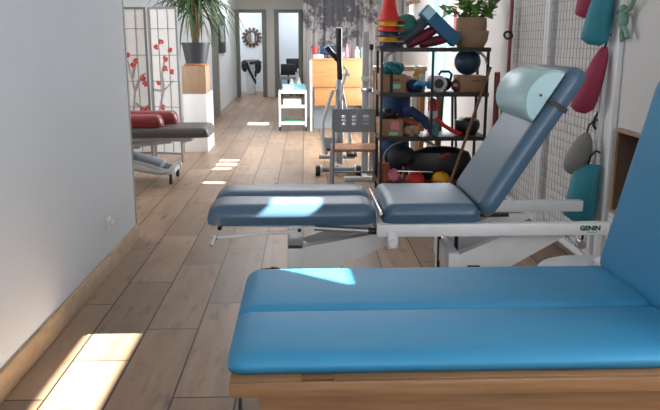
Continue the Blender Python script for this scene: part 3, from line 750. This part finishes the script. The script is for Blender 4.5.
# ------------------------------------------------------------------ mesh wall panels and hanging bags
def mesh_panel(y0, y1, z0, z1, label):
    t_ = thing('wire_mesh_panel', label, 'wire panel', (1.585, (y0 + y1) / 2, z0), 'wire mesh panels on the right wall')
    f_ = MB()
    for yy in (y0, y1): f_.b2(1.57, 1.60, yy - .015, yy + .015, z0, z1, .003)
    f_.b2(1.57, 1.60, y0 + .015, y1 - .015, z0, z0 + .03); f_.b2(1.57, 1.60, y0 + .015, y1 - .015, z1 - .03, z1)
    f_.build('panel_frame', 'white', t_)
    w_ = MB(); n_ = int((y1 - y0) / .05)
    for k in range(1, n_): 
        yy = y0 + (y1 - y0) * k / n_; w_.b2(1.5765, 1.5805, yy - .0011, yy + .0011, z0 + .03, z1 - .03)
    n_ = int((z1 - z0) / .055)
    for k in range(1, n_):
        zz = z0 + (z1 - z0) * k / n_; w_.b2(1.5805, 1.5855, y0 + .015, y1 - .015, zz - .0022, zz + .0022)
    w_.build('wire_grid', 'wire', t_)
    for zz in (z0 + .3, z1 - .3):
        MB().b2(1.60, 1.62, y0 + .005, y0 + .04, zz - .02, zz + .02).build('wall_bracket', 'white', t_)
mesh_panel(3.76, 4.68, 0.05, 2.1, 'nearer wire mesh panel on the right wall, hung with sandbags')
mesh_panel(4.73, 5.47, 0.05, 2.1, 'farther wire mesh panel on the right wall beside the black rack')
p_ = MB().cyl((1.56, 5.49, 0.0), (1.56, 5.49, 2.1), .013).build('red_pole', 'maroonv'); tag(p_, 'dark red pole standing at the far edge of the mesh panels', 'pole')
h_ = MB().torus((1.535, 5.46, 1.30), .03, .009, Matrix.Rotation(R(60), 4, 'X')).build('cord_loop', 'black'); tag(h_, 'black cord loop tied on the dark red pole', 'cord')

def sandbag(name, mat, x, y, zt, zb, wt, wb, th, label, cat, lean=0.0, yaw=45, hook=True, waist=0.0, belly=0.0, pinch=0.25, rb=0.10):
    """flat filled pouch hanging from a hook: wt/wb are its widths at top and bottom"""
    hgt = zt - zb
    t_ = thing(name, label, cat, (x, y, zb))
    m = MB(); rg = []; K = 14; Q = 24
    for k in range(K + 1):
        t2 = k / K; w_ = (wb + (wt - wb) * t2) / 2
        w_ *= (1 - waist * math.sin(PI * t2)) * (1 + belly * math.sin(PI * t2 ** .8))
        if t2 > .8: w_ *= 1 - pinch * ((t2 - .8) / .2) ** 1.5
        e = 1.0
        if t2 < rb: e = 0.45 + .55 * math.sqrt(1 - (1 - t2 / rb) ** 2)
        tk = th / 2 * (0.06 + .94 * math.sin(PI * min(1, (0.03 + t2 * .97)) ** 0.75) ** 0.7)
        wr = 1 + 0.03 * math.sin(9 * t2 + x * 40)
        rg.append([Vector((w_ * e * wr * math.copysign(abs(math.cos(2 * PI * q / Q)) ** .7, math.cos(2 * PI * q / Q)) + lean * (t2 - .5) * hgt,
                           tk * math.sin(2 * PI * q / Q), zb + hgt * t2 + (-.006 * math.cos(2 * PI * q / Q) if t2 < .2 else 0))) for q in range(Q)])
    m.loft(rg); m.xf(Matrix.Translation((x, y, 0)) @ Matrix.Rotation(R(-yaw), 4, 'Z'))
    m.build('pouch', mat, t_, sharp=80)
    sx = lean * .5 * hgt
    px, py = x + sx * math.cos(R(yaw)), y - sx * math.sin(R(yaw))
    if hook:
        MB().tube([(px, py, zt - .005), (px + .01, py, zt + .04), (1.56, py, zt + .07), (1.582, py, zt + .06)], .006, 6).build('hook', 'rubber', t_)
    return t_
sandbag('sandbag', 'crimson', 1.515, 3.90, 1.62, 1.375, 0.06, 0.14, .07, 'crimson sandbag hanging highest on the mesh, left of the teal bag', 'sandbag', rb=.05)
sandbag('sandbag', 'teal', 1.525, 3.735, 1.60, 1.235, 0.09, 0.16, .085, 'teal sandbag hanging high on the mesh beside the white post', 'sandbag', 0.14, rb=.04)
sandbag('sandbag', 'crimson', 1.52, 3.76, 1.225, 0.88, 0.07, 0.135, .10, 'long crimson sandbag hanging under the upper teal bag', 'sandbag', 0.30, belly=.10, pinch=.55, rb=.05)
sandbag('pouch_bag', 'greyfab', 1.495, 3.79, 0.775, 0.54, 0.07, 0.13, .11, 'grey pouch hanging on the mesh over the lower teal bag', 'bag', 0.26, belly=.30, pinch=.6, rb=.35)
sandbag('sandbag', 'teal', 1.51, 3.74, 0.61, 0.285, 0.16, 0.20, .09, 'teal sandbag hanging lowest, partly behind the grey pouch', 'sandbag', 0.10, waist=.10, pinch=.1)
hk = MB().tube([(1.575, 3.78, 0.88), (1.56, 3.78, 0.85), (1.555, 3.78, 0.81), (1.57, 3.78, 0.79)], .008).build('chain_clip', 'rubber'); tag(hk, 'black clip on the mesh right above the grey pouch', 'clip')
cb = MB().tube([(1.52, 3.70, 0.285), (1.51, 3.70, 0.18), (1.53, 3.69, 0.10), (1.49, 3.70, 0.02), (1.44, 3.7, .012)], .007).build('hanging_cord', 'rubber'); tag(cb, 'black cord hanging below the lowest teal sandbag', 'cord')
# green plush figure on the wall
o = thing('plush_toy', 'mint green plush figure hanging on the wall by white post', 'toy', (1.578, 3.570, 1.27))
MB().ell((1.573, 3.570, 1.355), (.026, .03, .042)).ell((1.571, 3.575, 1.41), (.02, .022, .02)).tube([(1.578, 3.570, 1.375), (1.583, 3.630, 1.385), (1.583, 3.670, 1.36)], .012).tube([(1.573, 3.570, 1.385), (1.578, 3.510, 1.41), (1.578, 3.480, 1.45)], .012).tube([(1.573, 3.570, 1.33), (1.583, 3.590, 1.29), (1.583, 3.580, 1.255)], .013).tube([(1.573, 3.570, 1.33), (1.578, 3.530, 1.295), (1.578, 3.510, 1.27)], .013).build('plush_body', 'plush', o)
MB().torus((1.583, 3.650, 1.385), .022, .005, Matrix.Rotation(R(90), 4, 'Y')).build('ring', 'plush', o)
# wooden cabinet and white drawers built into the recess of the right wall
o = thing('open_cabinet', 'small open wooden cabinet with dark inside set into the right wall', 'cabinet', (1.75, 3.22, 0.376))
f = MB(); f.b2(1.598, 1.90, 2.852, 3.598, 0.80, 0.818, .002); f.b2(1.598, 1.90, 2.852, 3.598, 0.376, 0.394, .002); f.b2(1.598, 1.90, 3.58, 3.598, 0.394, 0.80); f.b2(1.598, 1.90, 2.852, 2.87, 0.394, 0.80)
f.build('carcass', 'oak', o); MB().b2(1.885, 1.90, 2.87, 3.58, 0.394, 0.80).b2(1.61, 1.885, 3.574, 3.58, 0.394, 0.80).build('inner_lining', 'darkin', o)
o = thing('drawer_unit', 'low white drawer unit standing under the open wooden cabinet', 'cabinet', (1.75, 3.22, 0))
MB().b2(1.60, 1.90, 2.852, 3.598, 0, 0.375, .003).build('carcass', 'white', o)
for k in range(2):
    d_ = MB().b2(1.588, 1.60, 2.87 + k * .365, 3.215 + k * .365, 0.03, 0.355, .004).build('drawer', 'white', o)
    MB().b2(1.576, 1.588, 2.99 + k * .365, 3.09 + k * .365, 0.28, 0.295).build('handle', 'steel', d_)

# ------------------------------------------------------------------ chair with perforated back
o = thing('metal_chair', 'grey metal chair with slotted back and varnished wooden seat', 'chair', (0.41, 6.15, 0))
MB().b2(0.222, 0.622, 5.985, 6.35, 0.335, 0.362, .012, 3).build('seat', 'seatwood', o)
for lx in (0.235, 0.608):
    MB().tube([(lx, 6.0, 0.69), (lx, 6.0, 0.36), (lx - (.012 if lx < .4 else -.012), 5.985, 0.0)], .013).build('leg', 'greypaint', o)
    MB().tube([(lx, 6.33, 0.34), (lx - (.012 if lx < .4 else -.012), 6.36, 0.0)], .013).build('leg', 'greypaint', o)
f = MB(); z0, z1 = 0.505, 0.70
f.b2(0.222, 0.622, 5.99, 6.004, z0, z0 + .06); f.b2(0.222, 0.622, 5.99, 6.004, z1 - .05, z1)
cols_ = [0.222, 0.30, 0.338, 0.392, 0.43, 0.485, 0.533, 0.622]
for k in range(0, 8, 2): f.b2(cols_[k], cols_[k + 1] if k else .30, 5.99, 6.004, z0 + .06, z1 - .05)
for k in range(1, 3):
    zz = z0 + .06 + k * .028; f.b2(0.24, 0.60, 5.991, 6.003, zz - .006, zz + .006)
f.build('backrest', 'greypaint', o)
MB().tube([(0.235, 6.33, .10), (0.608, 6.33, .10)], .009).tube([(0.235, 6.0, .33), (0.235, 6.33, .33)], .009).tube([(0.608, 6.0, .33), (0.608, 6.33, .33)], .009).build('stretcher', 'greypaint', o)

# ------------------------------------------------------------------ tall grey column on a foot
o = thing('pulley_column', 'tall grey metal column on a white foot behind the chair', 'column stand', (0.545, 6.62, 0))
MB().b2(0.525, 0.585, 6.60, 6.64, 0.03, 1.345, .004).build('upright', 'lightgrey', o)
MB().b2(0.60, 0.62, 6.62, 6.64, 0.03, 1.18, .003).build('side_rail', 'lightgrey', o)
f = MB(); f.b2(0.35, 0.66, 6.40, 6.44, 0, 0.04, .004); f.b2(0.53, 0.57, 6.44, 6.80, 0, 0.04, .004); f.b2(0.38, 0.66, 6.78, 6.82, 0, 0.04, .004); f.build('foot', 'white', o)
for z_ in (0.55, 0.80, 0.90): MB().b2(0.513, 0.62, 6.585, 6.60, z_, z_ + .04, .003).build('clamp', 'white' if z_ != .8 else 'chrome', o)
MB().cyl((0.61, 6.63, 1.18), (0.61, 6.63, 1.23), .02).build('end_knob', 'black', o)

# ------------------------------------------------------------------ elliptical trainer
o = thing('elliptical_trainer', 'grey elliptical trainer with black handle grips behind the chair', 'exercise machine', (0.33, 7.0, 0))
MB().tube([(0.30, 6.75, .06), (0.33, 7.5, .06)], .025).tube([(0.12, 6.72, .055), (0.50, 6.72, .055)], .024).tube([(0.14, 7.5, .055), (0.52, 7.5, .055)], .024).build('base_frame', 'greypaint', o)
for wx in (0.115, 0.505): MB().cyl((wx - .022, 6.72, .048), (wx + .022, 6.72, .048), .048, None, 20).build('wheel', 'black', o)
for wx in (0.147, 0.473): MB().cyl((wx - .008, 6.72, .055), (wx + .008, 6.72, .055), .042, None, 20).build('wheel_cap', 'white', o)
MB().tube([(0.33, 7.05, .06), (0.33, 7.0, .45), (0.325, 6.95, .90)], [.045, .042, .03], 12).build('mast', 'steel', o)
MB().lathe([(.01, -.04), (.15, -.035), (.17, 0), (.15, .035), (.01, .04)], (0.33, 7.2, .30), 28, 1, 1, Matrix.Rotation(PI / 2, 4, 'Y')).build('flywheel_cover', 'greypaint', o)
MB().tube([(0.20, 6.85, .18), (0.165, 6.86, .35), (0.17, 6.9, .50), (0.24, 6.95, .72), (0.27, 6.93, .80)], .018).build('arm_lever', 'lightgrey', o)
MB().tube([(0.44, 6.85, .20), (0.42, 6.9, .45), (0.35, 6.93, .82), (0.33, 6.95, .92)], .016).build('arm_lever', 'lightgrey', o)
MB().tube([(0.33, 6.95, .88), (0.325, 6.88, 1.10), (0.318, 6.84, 1.38)], [.022, .026, .03], 10).build('handle_grip', 'black', o)
MB().tube([(0.345, 6.95, .90), (0.33, 6.90, 1.06), (0.20, 6.84, 1.21)], [.02, .024, .026], 10).build('handle_grip', 'black', o)
MB().tube([(0.34, 6.9, .70), (0.36, 6.88, .85), (0.40, 6.88, .98), (0.37, 6.9, 1.02)], .012).build('cable', 'lightgrey', o)
MB().b2(0.36, 0.43, 6.88, 6.9, .93, .96, .003).build('sensor_bracket', 'white', o)
for px_, z_ in ((0.20, .26), (0.42, .20)): MB().box((px_ + .03, 7.0, z_), (.10, .32, .03), Matrix.Rotation(R(12), 4, 'X'), .008).build('foot_plate', 'rubber', o)
MB().tube([(0.25, 7.25, .28), (0.22, 6.85, .22)], .016).tube([(0.44, 7.25, .32), (0.45, 6.85, .18)], .016).build('crank_rail', 'lightgrey', o)

# ------------------------------------------------------------------ reception desk
o = thing('reception_desk', 'honey coloured reception desk in front of the forest mural', 'desk', (0.46, 10.5, 0))
MB().b2(0.10, 0.90, 10.20, 10.225, 0.63, 1.0, .003).build('upper_front_panel', 'orangewood', o)
MB().b2(0.13, 0.90, 10.235, 10.255, 0.36, 0.622, .003).build('lower_front_panel', 'orangewood', o)
MB().b2(0.09, 0.91, 10.19, 10.75, 1.0, 1.025, .003).build('desk_top', 'orangewood', o)
MB().b2(0.065, 0.095, 10.19, 10.24, 0, 1.0, .002).build('side_post', 'white', o)
MB().b2(0.12, 0.90, 10.5, 10.52, 0, 0.36).build('modesty_panel', 'greypaint', o)
MB().b2(0.875, 0.90, 10.26, 10.75, 0, 1.0).build('side_panel', 'orangewood', o)
ZD = 1.025
def bottle(x, y, z, h, r, mt, label, cap='white', cat='bottle'):
    t_ = thing('bottle', label, cat, (x, y, z))
    MB().lathe([(.004, z), (r, z + .002), (r, z + h * .65), (r * .4, z + h * .8), (r * .4, z + h * .86)], (x, y, 0), 14).build('bottle_body', mt, t_)
    MB().cyl((x, y, z + h * .86), (x, y, z + h), r * .45).build('cap', cap, t_)
bottle(0.60, 10.4, ZD, .20, .025, 'pink', 'pink bottle standing on the reception desk', 'pink')
bottle(0.75, 10.42, ZD, .16, .035, 'paper', 'white pump bottle at the right end of reception desk')
bottle(0.83, 10.5, ZD, .15, .03, 'mint', 'mint bottle at the far right of reception desk')
o = thing('desk_monitor', 'dark blue screen back standing on the reception desk', 'monitor', (0.33, 10.55, ZD))
MB().b2(0.22, 0.42, 10.54, 10.56, ZD + .04, ZD + .17, .004).build('screen', 'cloth', o); MB().b2(0.29, 0.35, 10.50, 10.60, ZD, ZD + .01).b2(0.31, 0.33, 10.56, 10.57, ZD, ZD + .1).build('stand', 'black', o)
box_thing('printer', 'greypaint', 0.45, 0.57, ZD, .085, 10.36, 10.55, 'low grey printer on the desk behind the trainer', 'printer')
box_thing('paper_stack', 'paper', 0.12, 0.26, ZD, .05, 10.28, 10.45, 'stack of white papers on left end of reception desk', 'papers')
c_ = MB().lathe([(.01, ZD + .05), (.035, ZD + .052), (.04, ZD + .12), (.03, ZD + .16), (.005, ZD + .165)], (0.145, 10.36, 0), 16).build('red_tin', 'red'); tag(c_, 'small red tin on the paper stack of the reception desk', 'tin')

# ------------------------------------------------------------------ white trolley
o = thing('trolley', 'white three tier trolley on wheels beside the reception desk', 'trolley', (-0.18, 10.35, 0))
for lx in (-0.37, 0.005):
    for ly in (10.22, 10.50):
        MB().b2(lx - .012, lx + .012, ly - .012, ly + .012, 0.06, 0.56).build('post', 'white', o)
        cs = MB().cyl((lx - .012, ly, .03), (lx + .012, ly, .03), .03, None, 14).build('caster', 'black', o)
for z_ in (0.535, 0.33, 0.09):
    t_ = MB().b2(-0.38, 0.015, 10.21, 10.51, z_, z_ + .012).build('shelf', 'white', o)
    MB().b2(-0.38, 0.015, 10.205, 10.212, z_, z_ + .045).b2(-0.38, -0.373, 10.212, 10.51, z_, z_ + .045).build('rim', 'white', t_)
f_ = MB().box((-0.16, 10.34, .605), (.33, .22, .015), Matrix.Rotation(R(8), 4, 'Z') @ Matrix.Rotation(R(24), 4, 'X')).build('folder', 'cyanpaper'); tag(f_, 'light blue folder lying on top of the white trolley', 'folder')
f_ = MB().box((-0.25, 10.30, .606), (.15, .13, .014), Matrix.Rotation(R(-20), 4, 'Z') @ Matrix.Rotation(R(24), 4, 'X')).build('notebook', 'skin'); tag(f_, 'cream notebook on the light blue folder on the trolley', 'notebook')
bottle(-0.20, 10.475, .547, .18, .03, 'paper', 'left white bottle on the trolley top beside the folder')
bottle(-0.09, 10.475, .547, .20, .032, 'whitemat', 'right white bottle on the trolley top nearest the desk')
box_thing('tissue_box', 'whitemat', -0.32, -0.06, .342, .11, 10.27, 10.45, 'white tissue box on the middle tier of the trolley', 'tissue box')
tr_ = MB().b2(-0.31, -0.05, 10.25, 10.45, .102, .15, .008).build('tray', 'mat_green'); tag(tr_, 'green tray on the lowest tier of the trolley', 'tray')

# ------------------------------------------------------------------ left area: couch, cushions, screen, plant
o = thing('therapy_couch', 'taupe grey therapy couch on grey wheeled base behind the left wall', 'treatment table', (-1.75, 6.52, 0))
pad(-2.75, -0.86, 6.26, 6.78, 0.425, 0.51, 0.04, 0.004, None, 0.06).build('top_cushion', 'taupe', o, sharp=60)
MB().b2(-2.7, -1.02, 6.32, 6.72, 0.385, 0.425, .004).build('top_frame', 'lightgrey', o)
f = MB()
for yy in (6.36, 6.68):
    f.tube([(-2.3, yy, .36), (-1.75, yy, .32), (-1.45, yy, .36), (-1.2, yy, .385)], .02)
    f.tube([(-2.4, yy, .10), (-1.9, yy, .16), (-1.55, yy, .14), (-1.32, yy, .10), (-1.18, yy, .12)], .024)
    f.tube([(-2.2, yy, .30), (-1.7, yy, .24), (-1.4, yy, .16), (-1.25, yy, .10)], .018)
f.build('lift_frame', 'lightgrey', o)
MB().box((-1.52, 6.52, .20), (.42, .26, .06), rot_xz(R(-14)), .01).build('motor_cover', 'greypaint', o)
MB().b2(-2.2, -1.5, 6.40, 6.64, .31, .35, .01).build('lift_plate', 'greypaint', o)
MB().b2(-1.25, -1.19, 6.30, 6.74, .09, .13, .004).build('cross_bar', 'lightgrey', o)
MB().tube([(-1.14, 6.60, .385), (-1.10, 6.60, .35), (-1.16, 6.60, .33)], .008).build('hand_lever', 'chrome', o)
for wx in (-1.22, -2.4):
    for wy in (6.34, 6.70): MB().cyl((wx, wy, 0.028), (wx, wy, .09), .012).cyl((wx - .012, wy, .028), (wx + .012, wy, .028), .028).build('wheel', 'black', o)
cu_ = pad(-2.3, -1.27, 6.28, 6.50, 0.517, 0.615, 0.05, 0.004, None, .09).build('long_cushion', 'maroonv', None, sharp=60); tag(cu_, 'nearer maroon cushion lying on the taupe therapy couch', 'cushion', 'maroon cushions on the taupe couch')
cu_ = pad(-2.3, -1.18, 6.53, 6.74, 0.517, 0.625, 0.05, 0.004, None, .09).build('long_cushion', 'maroonv', None, sharp=60); tag(cu_, 'farther maroon cushion lying on the taupe therapy couch', 'cushion', 'maroon cushions on the taupe couch')
# folding screen
o = thing('folding_screen', 'folding screen with grey frame and red cherry blossom print', 'screen', (-1.65, 7.55, 0))
def screen_panel(p, q, top, seed):
    d = Vector((q[0] - p[0], q[1] - p[1], 0)); L = d.length; ang_ = math.atan2(d.y, d.x)
    T = Matrix.Translation((p[0], p[1], 0)) @ Matrix.Rotation(ang_, 4, 'Z')
    f_ = MB(); w = .022
    f_.b2(0, w, -.011, .011, 0, top); f_.b2(L - w, L, -.011, .011, 0, top); f_.b2(w, L - w, -.011, .011, top - w, top); f_.b2(w, L - w, -.011, .011, .08, .08 + w)
    f_.xf(T); fr = f_.build('panel_frame', 'screenframe', o)
    s_ = MB().b2(w, L - w, -.003, .003, .10, top - w); s_.xf(T); s_.build('paper_sheet', 'paper', fr)
    l_ = MB()
    for k in range(1, 3): l_.b2(L * k / 3 - .0025, L * k / 3 + .0025, -.007, -.003, .10, top - w)
    for k in range(1, 6): l_.b2(w, L - w, -.007, -.003, top * k / 6 - .003 + .05, top * k / 6 + .003 + .05)
    l_.xf(T); l_.build('lattice', 'screenframe', fr)
    return T, L, fr
rs = random.Random(5)
for (p, q, branches, blos) in (
    ((-1.62, 7.62), (-1.30, 7.52), [[(.02, .30), (.10, .62), (.14, .75), (.26, .86)], [(.14, .75), (.13, .92), (.18, 1.12)], [(.02, .76), (.14, .75)]], [(.14, 1.25), (.08, 1.2), (.24, 1.17), (.17, .98), (.25, .95), (.09, .83), (.12, .58), (.18, 1.08)]),
    ((-1.96, 7.57), (-1.64, 7.62), [[(.10, .1), (.13, .4), (.17, .75), (.12, 1.05), (.04, 1.2)], [(.17, .75), (.24, .9), (.29, .93)], [(.17, .62), (.26, .55)], [(.15, .88), (.20, 1.08)]], [(.04, 1.26), (.12, 1.12), (.20, 1.06), (.17, 1.02), (.26, .88), (.28, .82), (.24, .55), (.29, .57), (.08, .95)])):
    T, L, fr = screen_panel(p, q, 1.60, 1)
    b_ = MB()
    for br in branches: b_.tube([(u, -.0045, v) for u, v in br], [.016 * (1 - .22 * i) for i in range(len(br))], 6)
    b_.xf(T @ Matrix.Translation((0, -.0045, 0)) @ Matrix.Diagonal((1, .15, 1, 1))); b_.build('painted_branch', 'bark', fr)
    b_ = MB()
    for u, v in blos:
        for k in range(5):
            a = 2 * PI * k / 5 + rs.uniform(0, 1); rr_ = rs.uniform(.012, .02)
            b_.ell((u + rr_ * math.cos(a), -.006, v + rr_ * math.sin(a)), (.014, .0015, .014), None, 8)
    b_.xf(T); b_.build('painted_blossom', 'blossom', fr)
# pedestal with oak cube and palm
pd = MB().b2(-1.405, -1.135, 8.24, 8.82, 0, 0.67, .003).build('pedestal', 'white'); tag(pd, 'white pedestal block standing under the oak cube and palm', 'pedestal')
pd = MB().b2(-1.405, -1.135, 8.24, 8.62, 0.67, 0.985, .003).build('oak_cube', 'oak'); tag(pd, 'oak cube on the white pedestal, carrying the palm pot', 'cube')
o = thing('potted_palm', 'drooping dragon palm in a charcoal pot on the oak cube', 'plant', (-1.245, 8.42, 0.985))
MB().lathe([(.01, .985), (.13, .985), (.14, 1.0), (.132, 1.008), (.01, 1.008)], (-1.255, 8.40, 0), 28).build('saucer', 'terracotta', o)
MB().lathe([(.01, 1.008), (.118, 1.008), (.158, 1.225), (.165, 1.225), (.165, 1.245), (.148, 1.245), (.14, 1.21), (.01, 1.21)], (-1.255, 8.40, 0), 32).build('pot', 'charcoal', o)
tk = MB(); crowns = []
for k, (dx, dy, hh) in enumerate(((0, 0, .62), (-.06, .03, .45), (.06, -.02, .50), (.02, .05, .8))):
    tk.tube([(-1.255 + dx * .4, 8.40 + dy, 1.20), (-1.255 + dx * .8, 8.40 + dy, 1.20 + hh * .5), (-1.255 + dx, 8.40 + dy, 1.20 + hh)], .016, 8)
    crowns.append(Vector((-1.255 + dx, 8.40 + dy, 1.20 + hh)))
tk.build('trunk', 'stem', o)
pl = MB(); dl = MB()
def frond(mb, p, az, el, L, W, droop):
    d = Vector((math.cos(az) * math.cos(el), math.sin(az) * math.cos(el), math.sin(el)))
    sd = Vector((-math.sin(az), math.cos(az), 0)); rows = []
    c_ = p.copy(); N = 9
    for k in range(N + 1):
        t_ = k / N; w_ = W * (1 - t_ ** 2) * (.5 + .5 * min(1, t_ * 4)) + .001
        rows.append((mb.bm.verts.new(c_ - sd * w_ / 2), mb.bm.verts.new(c_ + Vector((0, 0, -.25 * w_))), mb.bm.verts.new(c_ + sd * w_ / 2)))
        d = (d + Vector((0, 0, -droop / N * (1 + t_)))).normalized(); c_ = c_ + d * L / N
    for A, B_ in zip(rows, rows[1:]):
        mb.bm.faces.new((A[0], A[1], B_[1], B_[0])); mb.bm.faces.new((A[1], A[2], B_[2], B_[1]))
for c_ in crowns:
    for k in range(46): frond(pl, c_ + Vector((0, 0, rnd.uniform(-.10, .05))), rnd.uniform(0, 2 * PI), rnd.uniform(-.1, 1.3), rnd.uniform(.45, .82), rnd.uniform(.022, .034), rnd.uniform(1.2, 2.3))
    for k in range(9): frond(dl, c_ + Vector((0, 0, rnd.uniform(-.22, -.05))), rnd.uniform(0, 2 * PI), rnd.uniform(-.9, -.2), rnd.uniform(.25, .40), .02, 2.5)
pl.build('leaves', 'leaf2', o); dl.build('dry_leaves', 'dryleaf', o)
# black frame on the corridor wall
o = thing('picture_frame', 'tall black framed picture on the corridor wall', 'picture', (-1.57, 13.9, 1.05))
MB().b2(-1.579, -1.55, 13.2, 14.3, 1.05, 1.75, .01).build('frame', 'rubber', o); MB().b2(-1.5495, -1.546, 13.45, 14.05, 1.25, 1.55).build('print', 'picture', o)

# ------------------------------------------------------------------ rooms behind the far doors
o = thing('sunburst_mirror', 'round mirror in a bronze sunburst frame behind the left doorway', 'mirror', (-1.35, 18.58, 1.1))
cx, cz = -1.35, 1.36
f = MB().torus((cx, 18.575, cz), .155, .035, Matrix.Rotation(PI / 2, 4, 'X'))
for k in range(14):
    a = 2 * PI * k / 14; f.box((cx + .20 * math.cos(a), 18.58, cz + .20 * math.sin(a)), (.10, .025, .05), Matrix.Rotation(-a, 4, 'Y'))
f.build('frame', 'gold', o)
MB().cyl((cx, 18.565, cz), (cx, 18.585, cz), .135, None, 28).build('mirror_glass', 'mirror', o)
o = thing('white_cabinet', 'slim white cabinet under the sunburst mirror', 'cabinet', (-1.300, 17.6, 0))
MB().b2(-1.430, -1.230, 17.5, 17.75, 0, 0.73, .004).build('carcass', 'white', o); MB().b2(-1.420, -1.240, 17.49, 17.5, 0.03, .70, .002).build('door', 'whitemat', o)
o = thing('jacket', 'black hooded jacket with white stripes draped over the white cabinet', 'jacket', (-1.300, 17.6, 0.40))
MB().ell((-1.300, 17.60, 0.770), (.25, .15, .07)).ell((-1.460, 17.52, 0.690), (.085, .07, .15)).ell((-1.140, 17.52, 0.670), (.08, .07, .17)).tube([(-1.400, 17.45, 0.770), (-1.330, 17.45, 0.570), (-1.230, 17.46, 0.370), (-1.200, 17.46, 0.270)], [.05, .045, .035, .02], 10).tube([(-1.180, 17.45, 0.750), (-1.180, 17.45, 0.570), (-1.220, 17.45, 0.390)], [.045, .04, .02], 10).build('jacket_body', 'black', o)
MB().tube([(-1.370, 17.40, 0.790), (-1.300, 17.40, 0.590), (-1.205, 17.42, 0.390)], .009, 6).tube([(-1.220, 17.40, 0.750), (-1.215, 17.40, 0.570)], .009, 6).build('stripe', 'white', o)
o = thing('office_desk', 'small white desk inside the right doorway', 'desk', (-0.35, 17.5, 0))
MB().b2(-0.62, 0.1, 17.3, 17.9, .50, .53).build('desk_top', 'lightgrey', o)
for lx in (-0.60, 0.07): MB().b2(lx - .02, lx + .02, 17.35, 17.85, 0, .50).build('leg', 'steel', o)
o = thing('office_monitor', 'black monitor on the small desk inside the right doorway', 'monitor', (-0.25, 17.6, .53))
MB().b2(-0.46, 0.02, 17.58, 17.61, .62, .86, .004).build('screen', 'black', o); MB().b2(-.26, -.20, 17.60, 17.63, .53, .70).b2(-.32, -.14, 17.53, 17.68, .53, .54).build('stand', 'black', o)
o = thing('office_chair', 'dark office chair standing inside the right doorway', 'chair', (-0.40, 17.05, 0))
MB().box((-.40, 17.05, .42), (.34, .34, .06), None, .02).build('seat', 'greypaint', o); MB().box((-.40, 16.95, .62), (.34, .05, .26), None, .02).build('backrest', 'black', o)
MB().cyl((-.40, 17.05, .06), (-.40, 17.05, .40), .025).tube([(-.40, 16.93, .42), (-.40, 16.93, .60)], .018).build('column', 'black', o)
for k in range(5):
    a = 2 * PI * k / 5; MB().tube([(-.40, 17.05, .08), (-.40 + .2 * math.cos(a), 17.05 + .2 * math.sin(a), .05), (-.40 + .2 * math.cos(a), 17.05 + .2 * math.sin(a), 0)], .018).build('leg', 'black', o)

# ------------------------------------------------------------------ light
w = bpy.data.worlds.new('sky'); sc.world = w; w.use_nodes = True
bg = w.node_tree.nodes['Background']; bg.inputs[0].default_value = (0.62, 0.87, 1.0, 1); bg.inputs[1].default_value = 1.6
def sun(e, strength):
    l = bpy.data.lights.new('sun', 'SUN'); l.energy = strength; l.angle = R(0.6); l.color = (1.0, 0.95, 0.86)
    ob = bpy.data.objects.new('sun', l); col.objects.link(ob)
    d = Vector((-math.cos(e), 0.045, -math.sin(e)))
    ob.rotation_euler = d.to_track_quat('-Z', 'Y').to_euler(); ob.location = (8, 4, 6)
sun(math.atan(0.715), 42.0)
def area(name, loc, d, sx, sy, power, c=(0.93, 0.965, 1.0)):
    l = bpy.data.lights.new(name, 'AREA'); l.shape = 'RECTANGLE'; l.size = sx; l.size_y = sy; l.energy = power; l.color = c
    ob = bpy.data.objects.new(name, l); col.objects.link(ob); ob.location = loc
    ob.rotation_euler = Vector(d).to_track_quat('-Z', 'Y').to_euler()
    return ob
area('daylight_french_window', (1.60, 8.78, 1.15), (-1, 0, 0), 1.5, 1.8, 85)
area('daylight_near_window', (1.60, 0.9, 1.15), (-1, 0, -0.1), 1.6, 0.8, 20)
area('fill_rear', (0.2, -2.5, 1.5), (0, 1, -0.1), 2.2, 1.4, 27)  # added fill from behind the camera; the near wall has no window
area('fill_left_bay', (-4.1, 6.5, 1.4), (1, 0, 0), 2.5, 1.5, 60)  # added light to brighten the screen side; no window stands here
area('fill_room_left', (-1.6, 17.6, 2.45), (0, 0, -1), 0.8, 0.8, 18)  # unseen fill put in to brighten the room behind the left door
area('fill_room_right', (0.0, 17.6, 2.45), (0, 0, -1), 0.8, 0.8, 18)  # same kind of added fill for the right doorway's room
area('fill_corridor', (-0.9, 14.3, 2.46), (0, 0, -1), 0.6, 1.6, 24)  # added to lift the dark corridor walls, not a known fixture
area('fill_ceiling_glare', (0.1, 8.6, 2.46), (0, 0, -1), 2.2, 2.2, 36)  # added overhead panel that gives the table tops and floor their glare

# ------------------------------------------------------------------ camera
cam = bpy.data.cameras.new('camera'); cam.sensor_width = 36; cam.lens = 709 / 660 * 36; cam.clip_start = 0.05; cam.clip_end = 100
co = bpy.data.objects.new('camera', cam); col.objects.link(co); co.location = (0, 0, 1.25)
pitch = math.atan(163 / 709); yaw = math.atan(25 * math.cos(pitch) / 709)
co.rotation_euler = (PI / 2 - pitch, 0, -yaw)
sc.camera = co
sc.view_settings.view_transform = 'Standard'; sc.view_settings.look = 'None'
sc.view_settings.exposure = 0.8; sc.view_settings.gamma = 1.0; sc.view_settings.use_curve_mapping = False
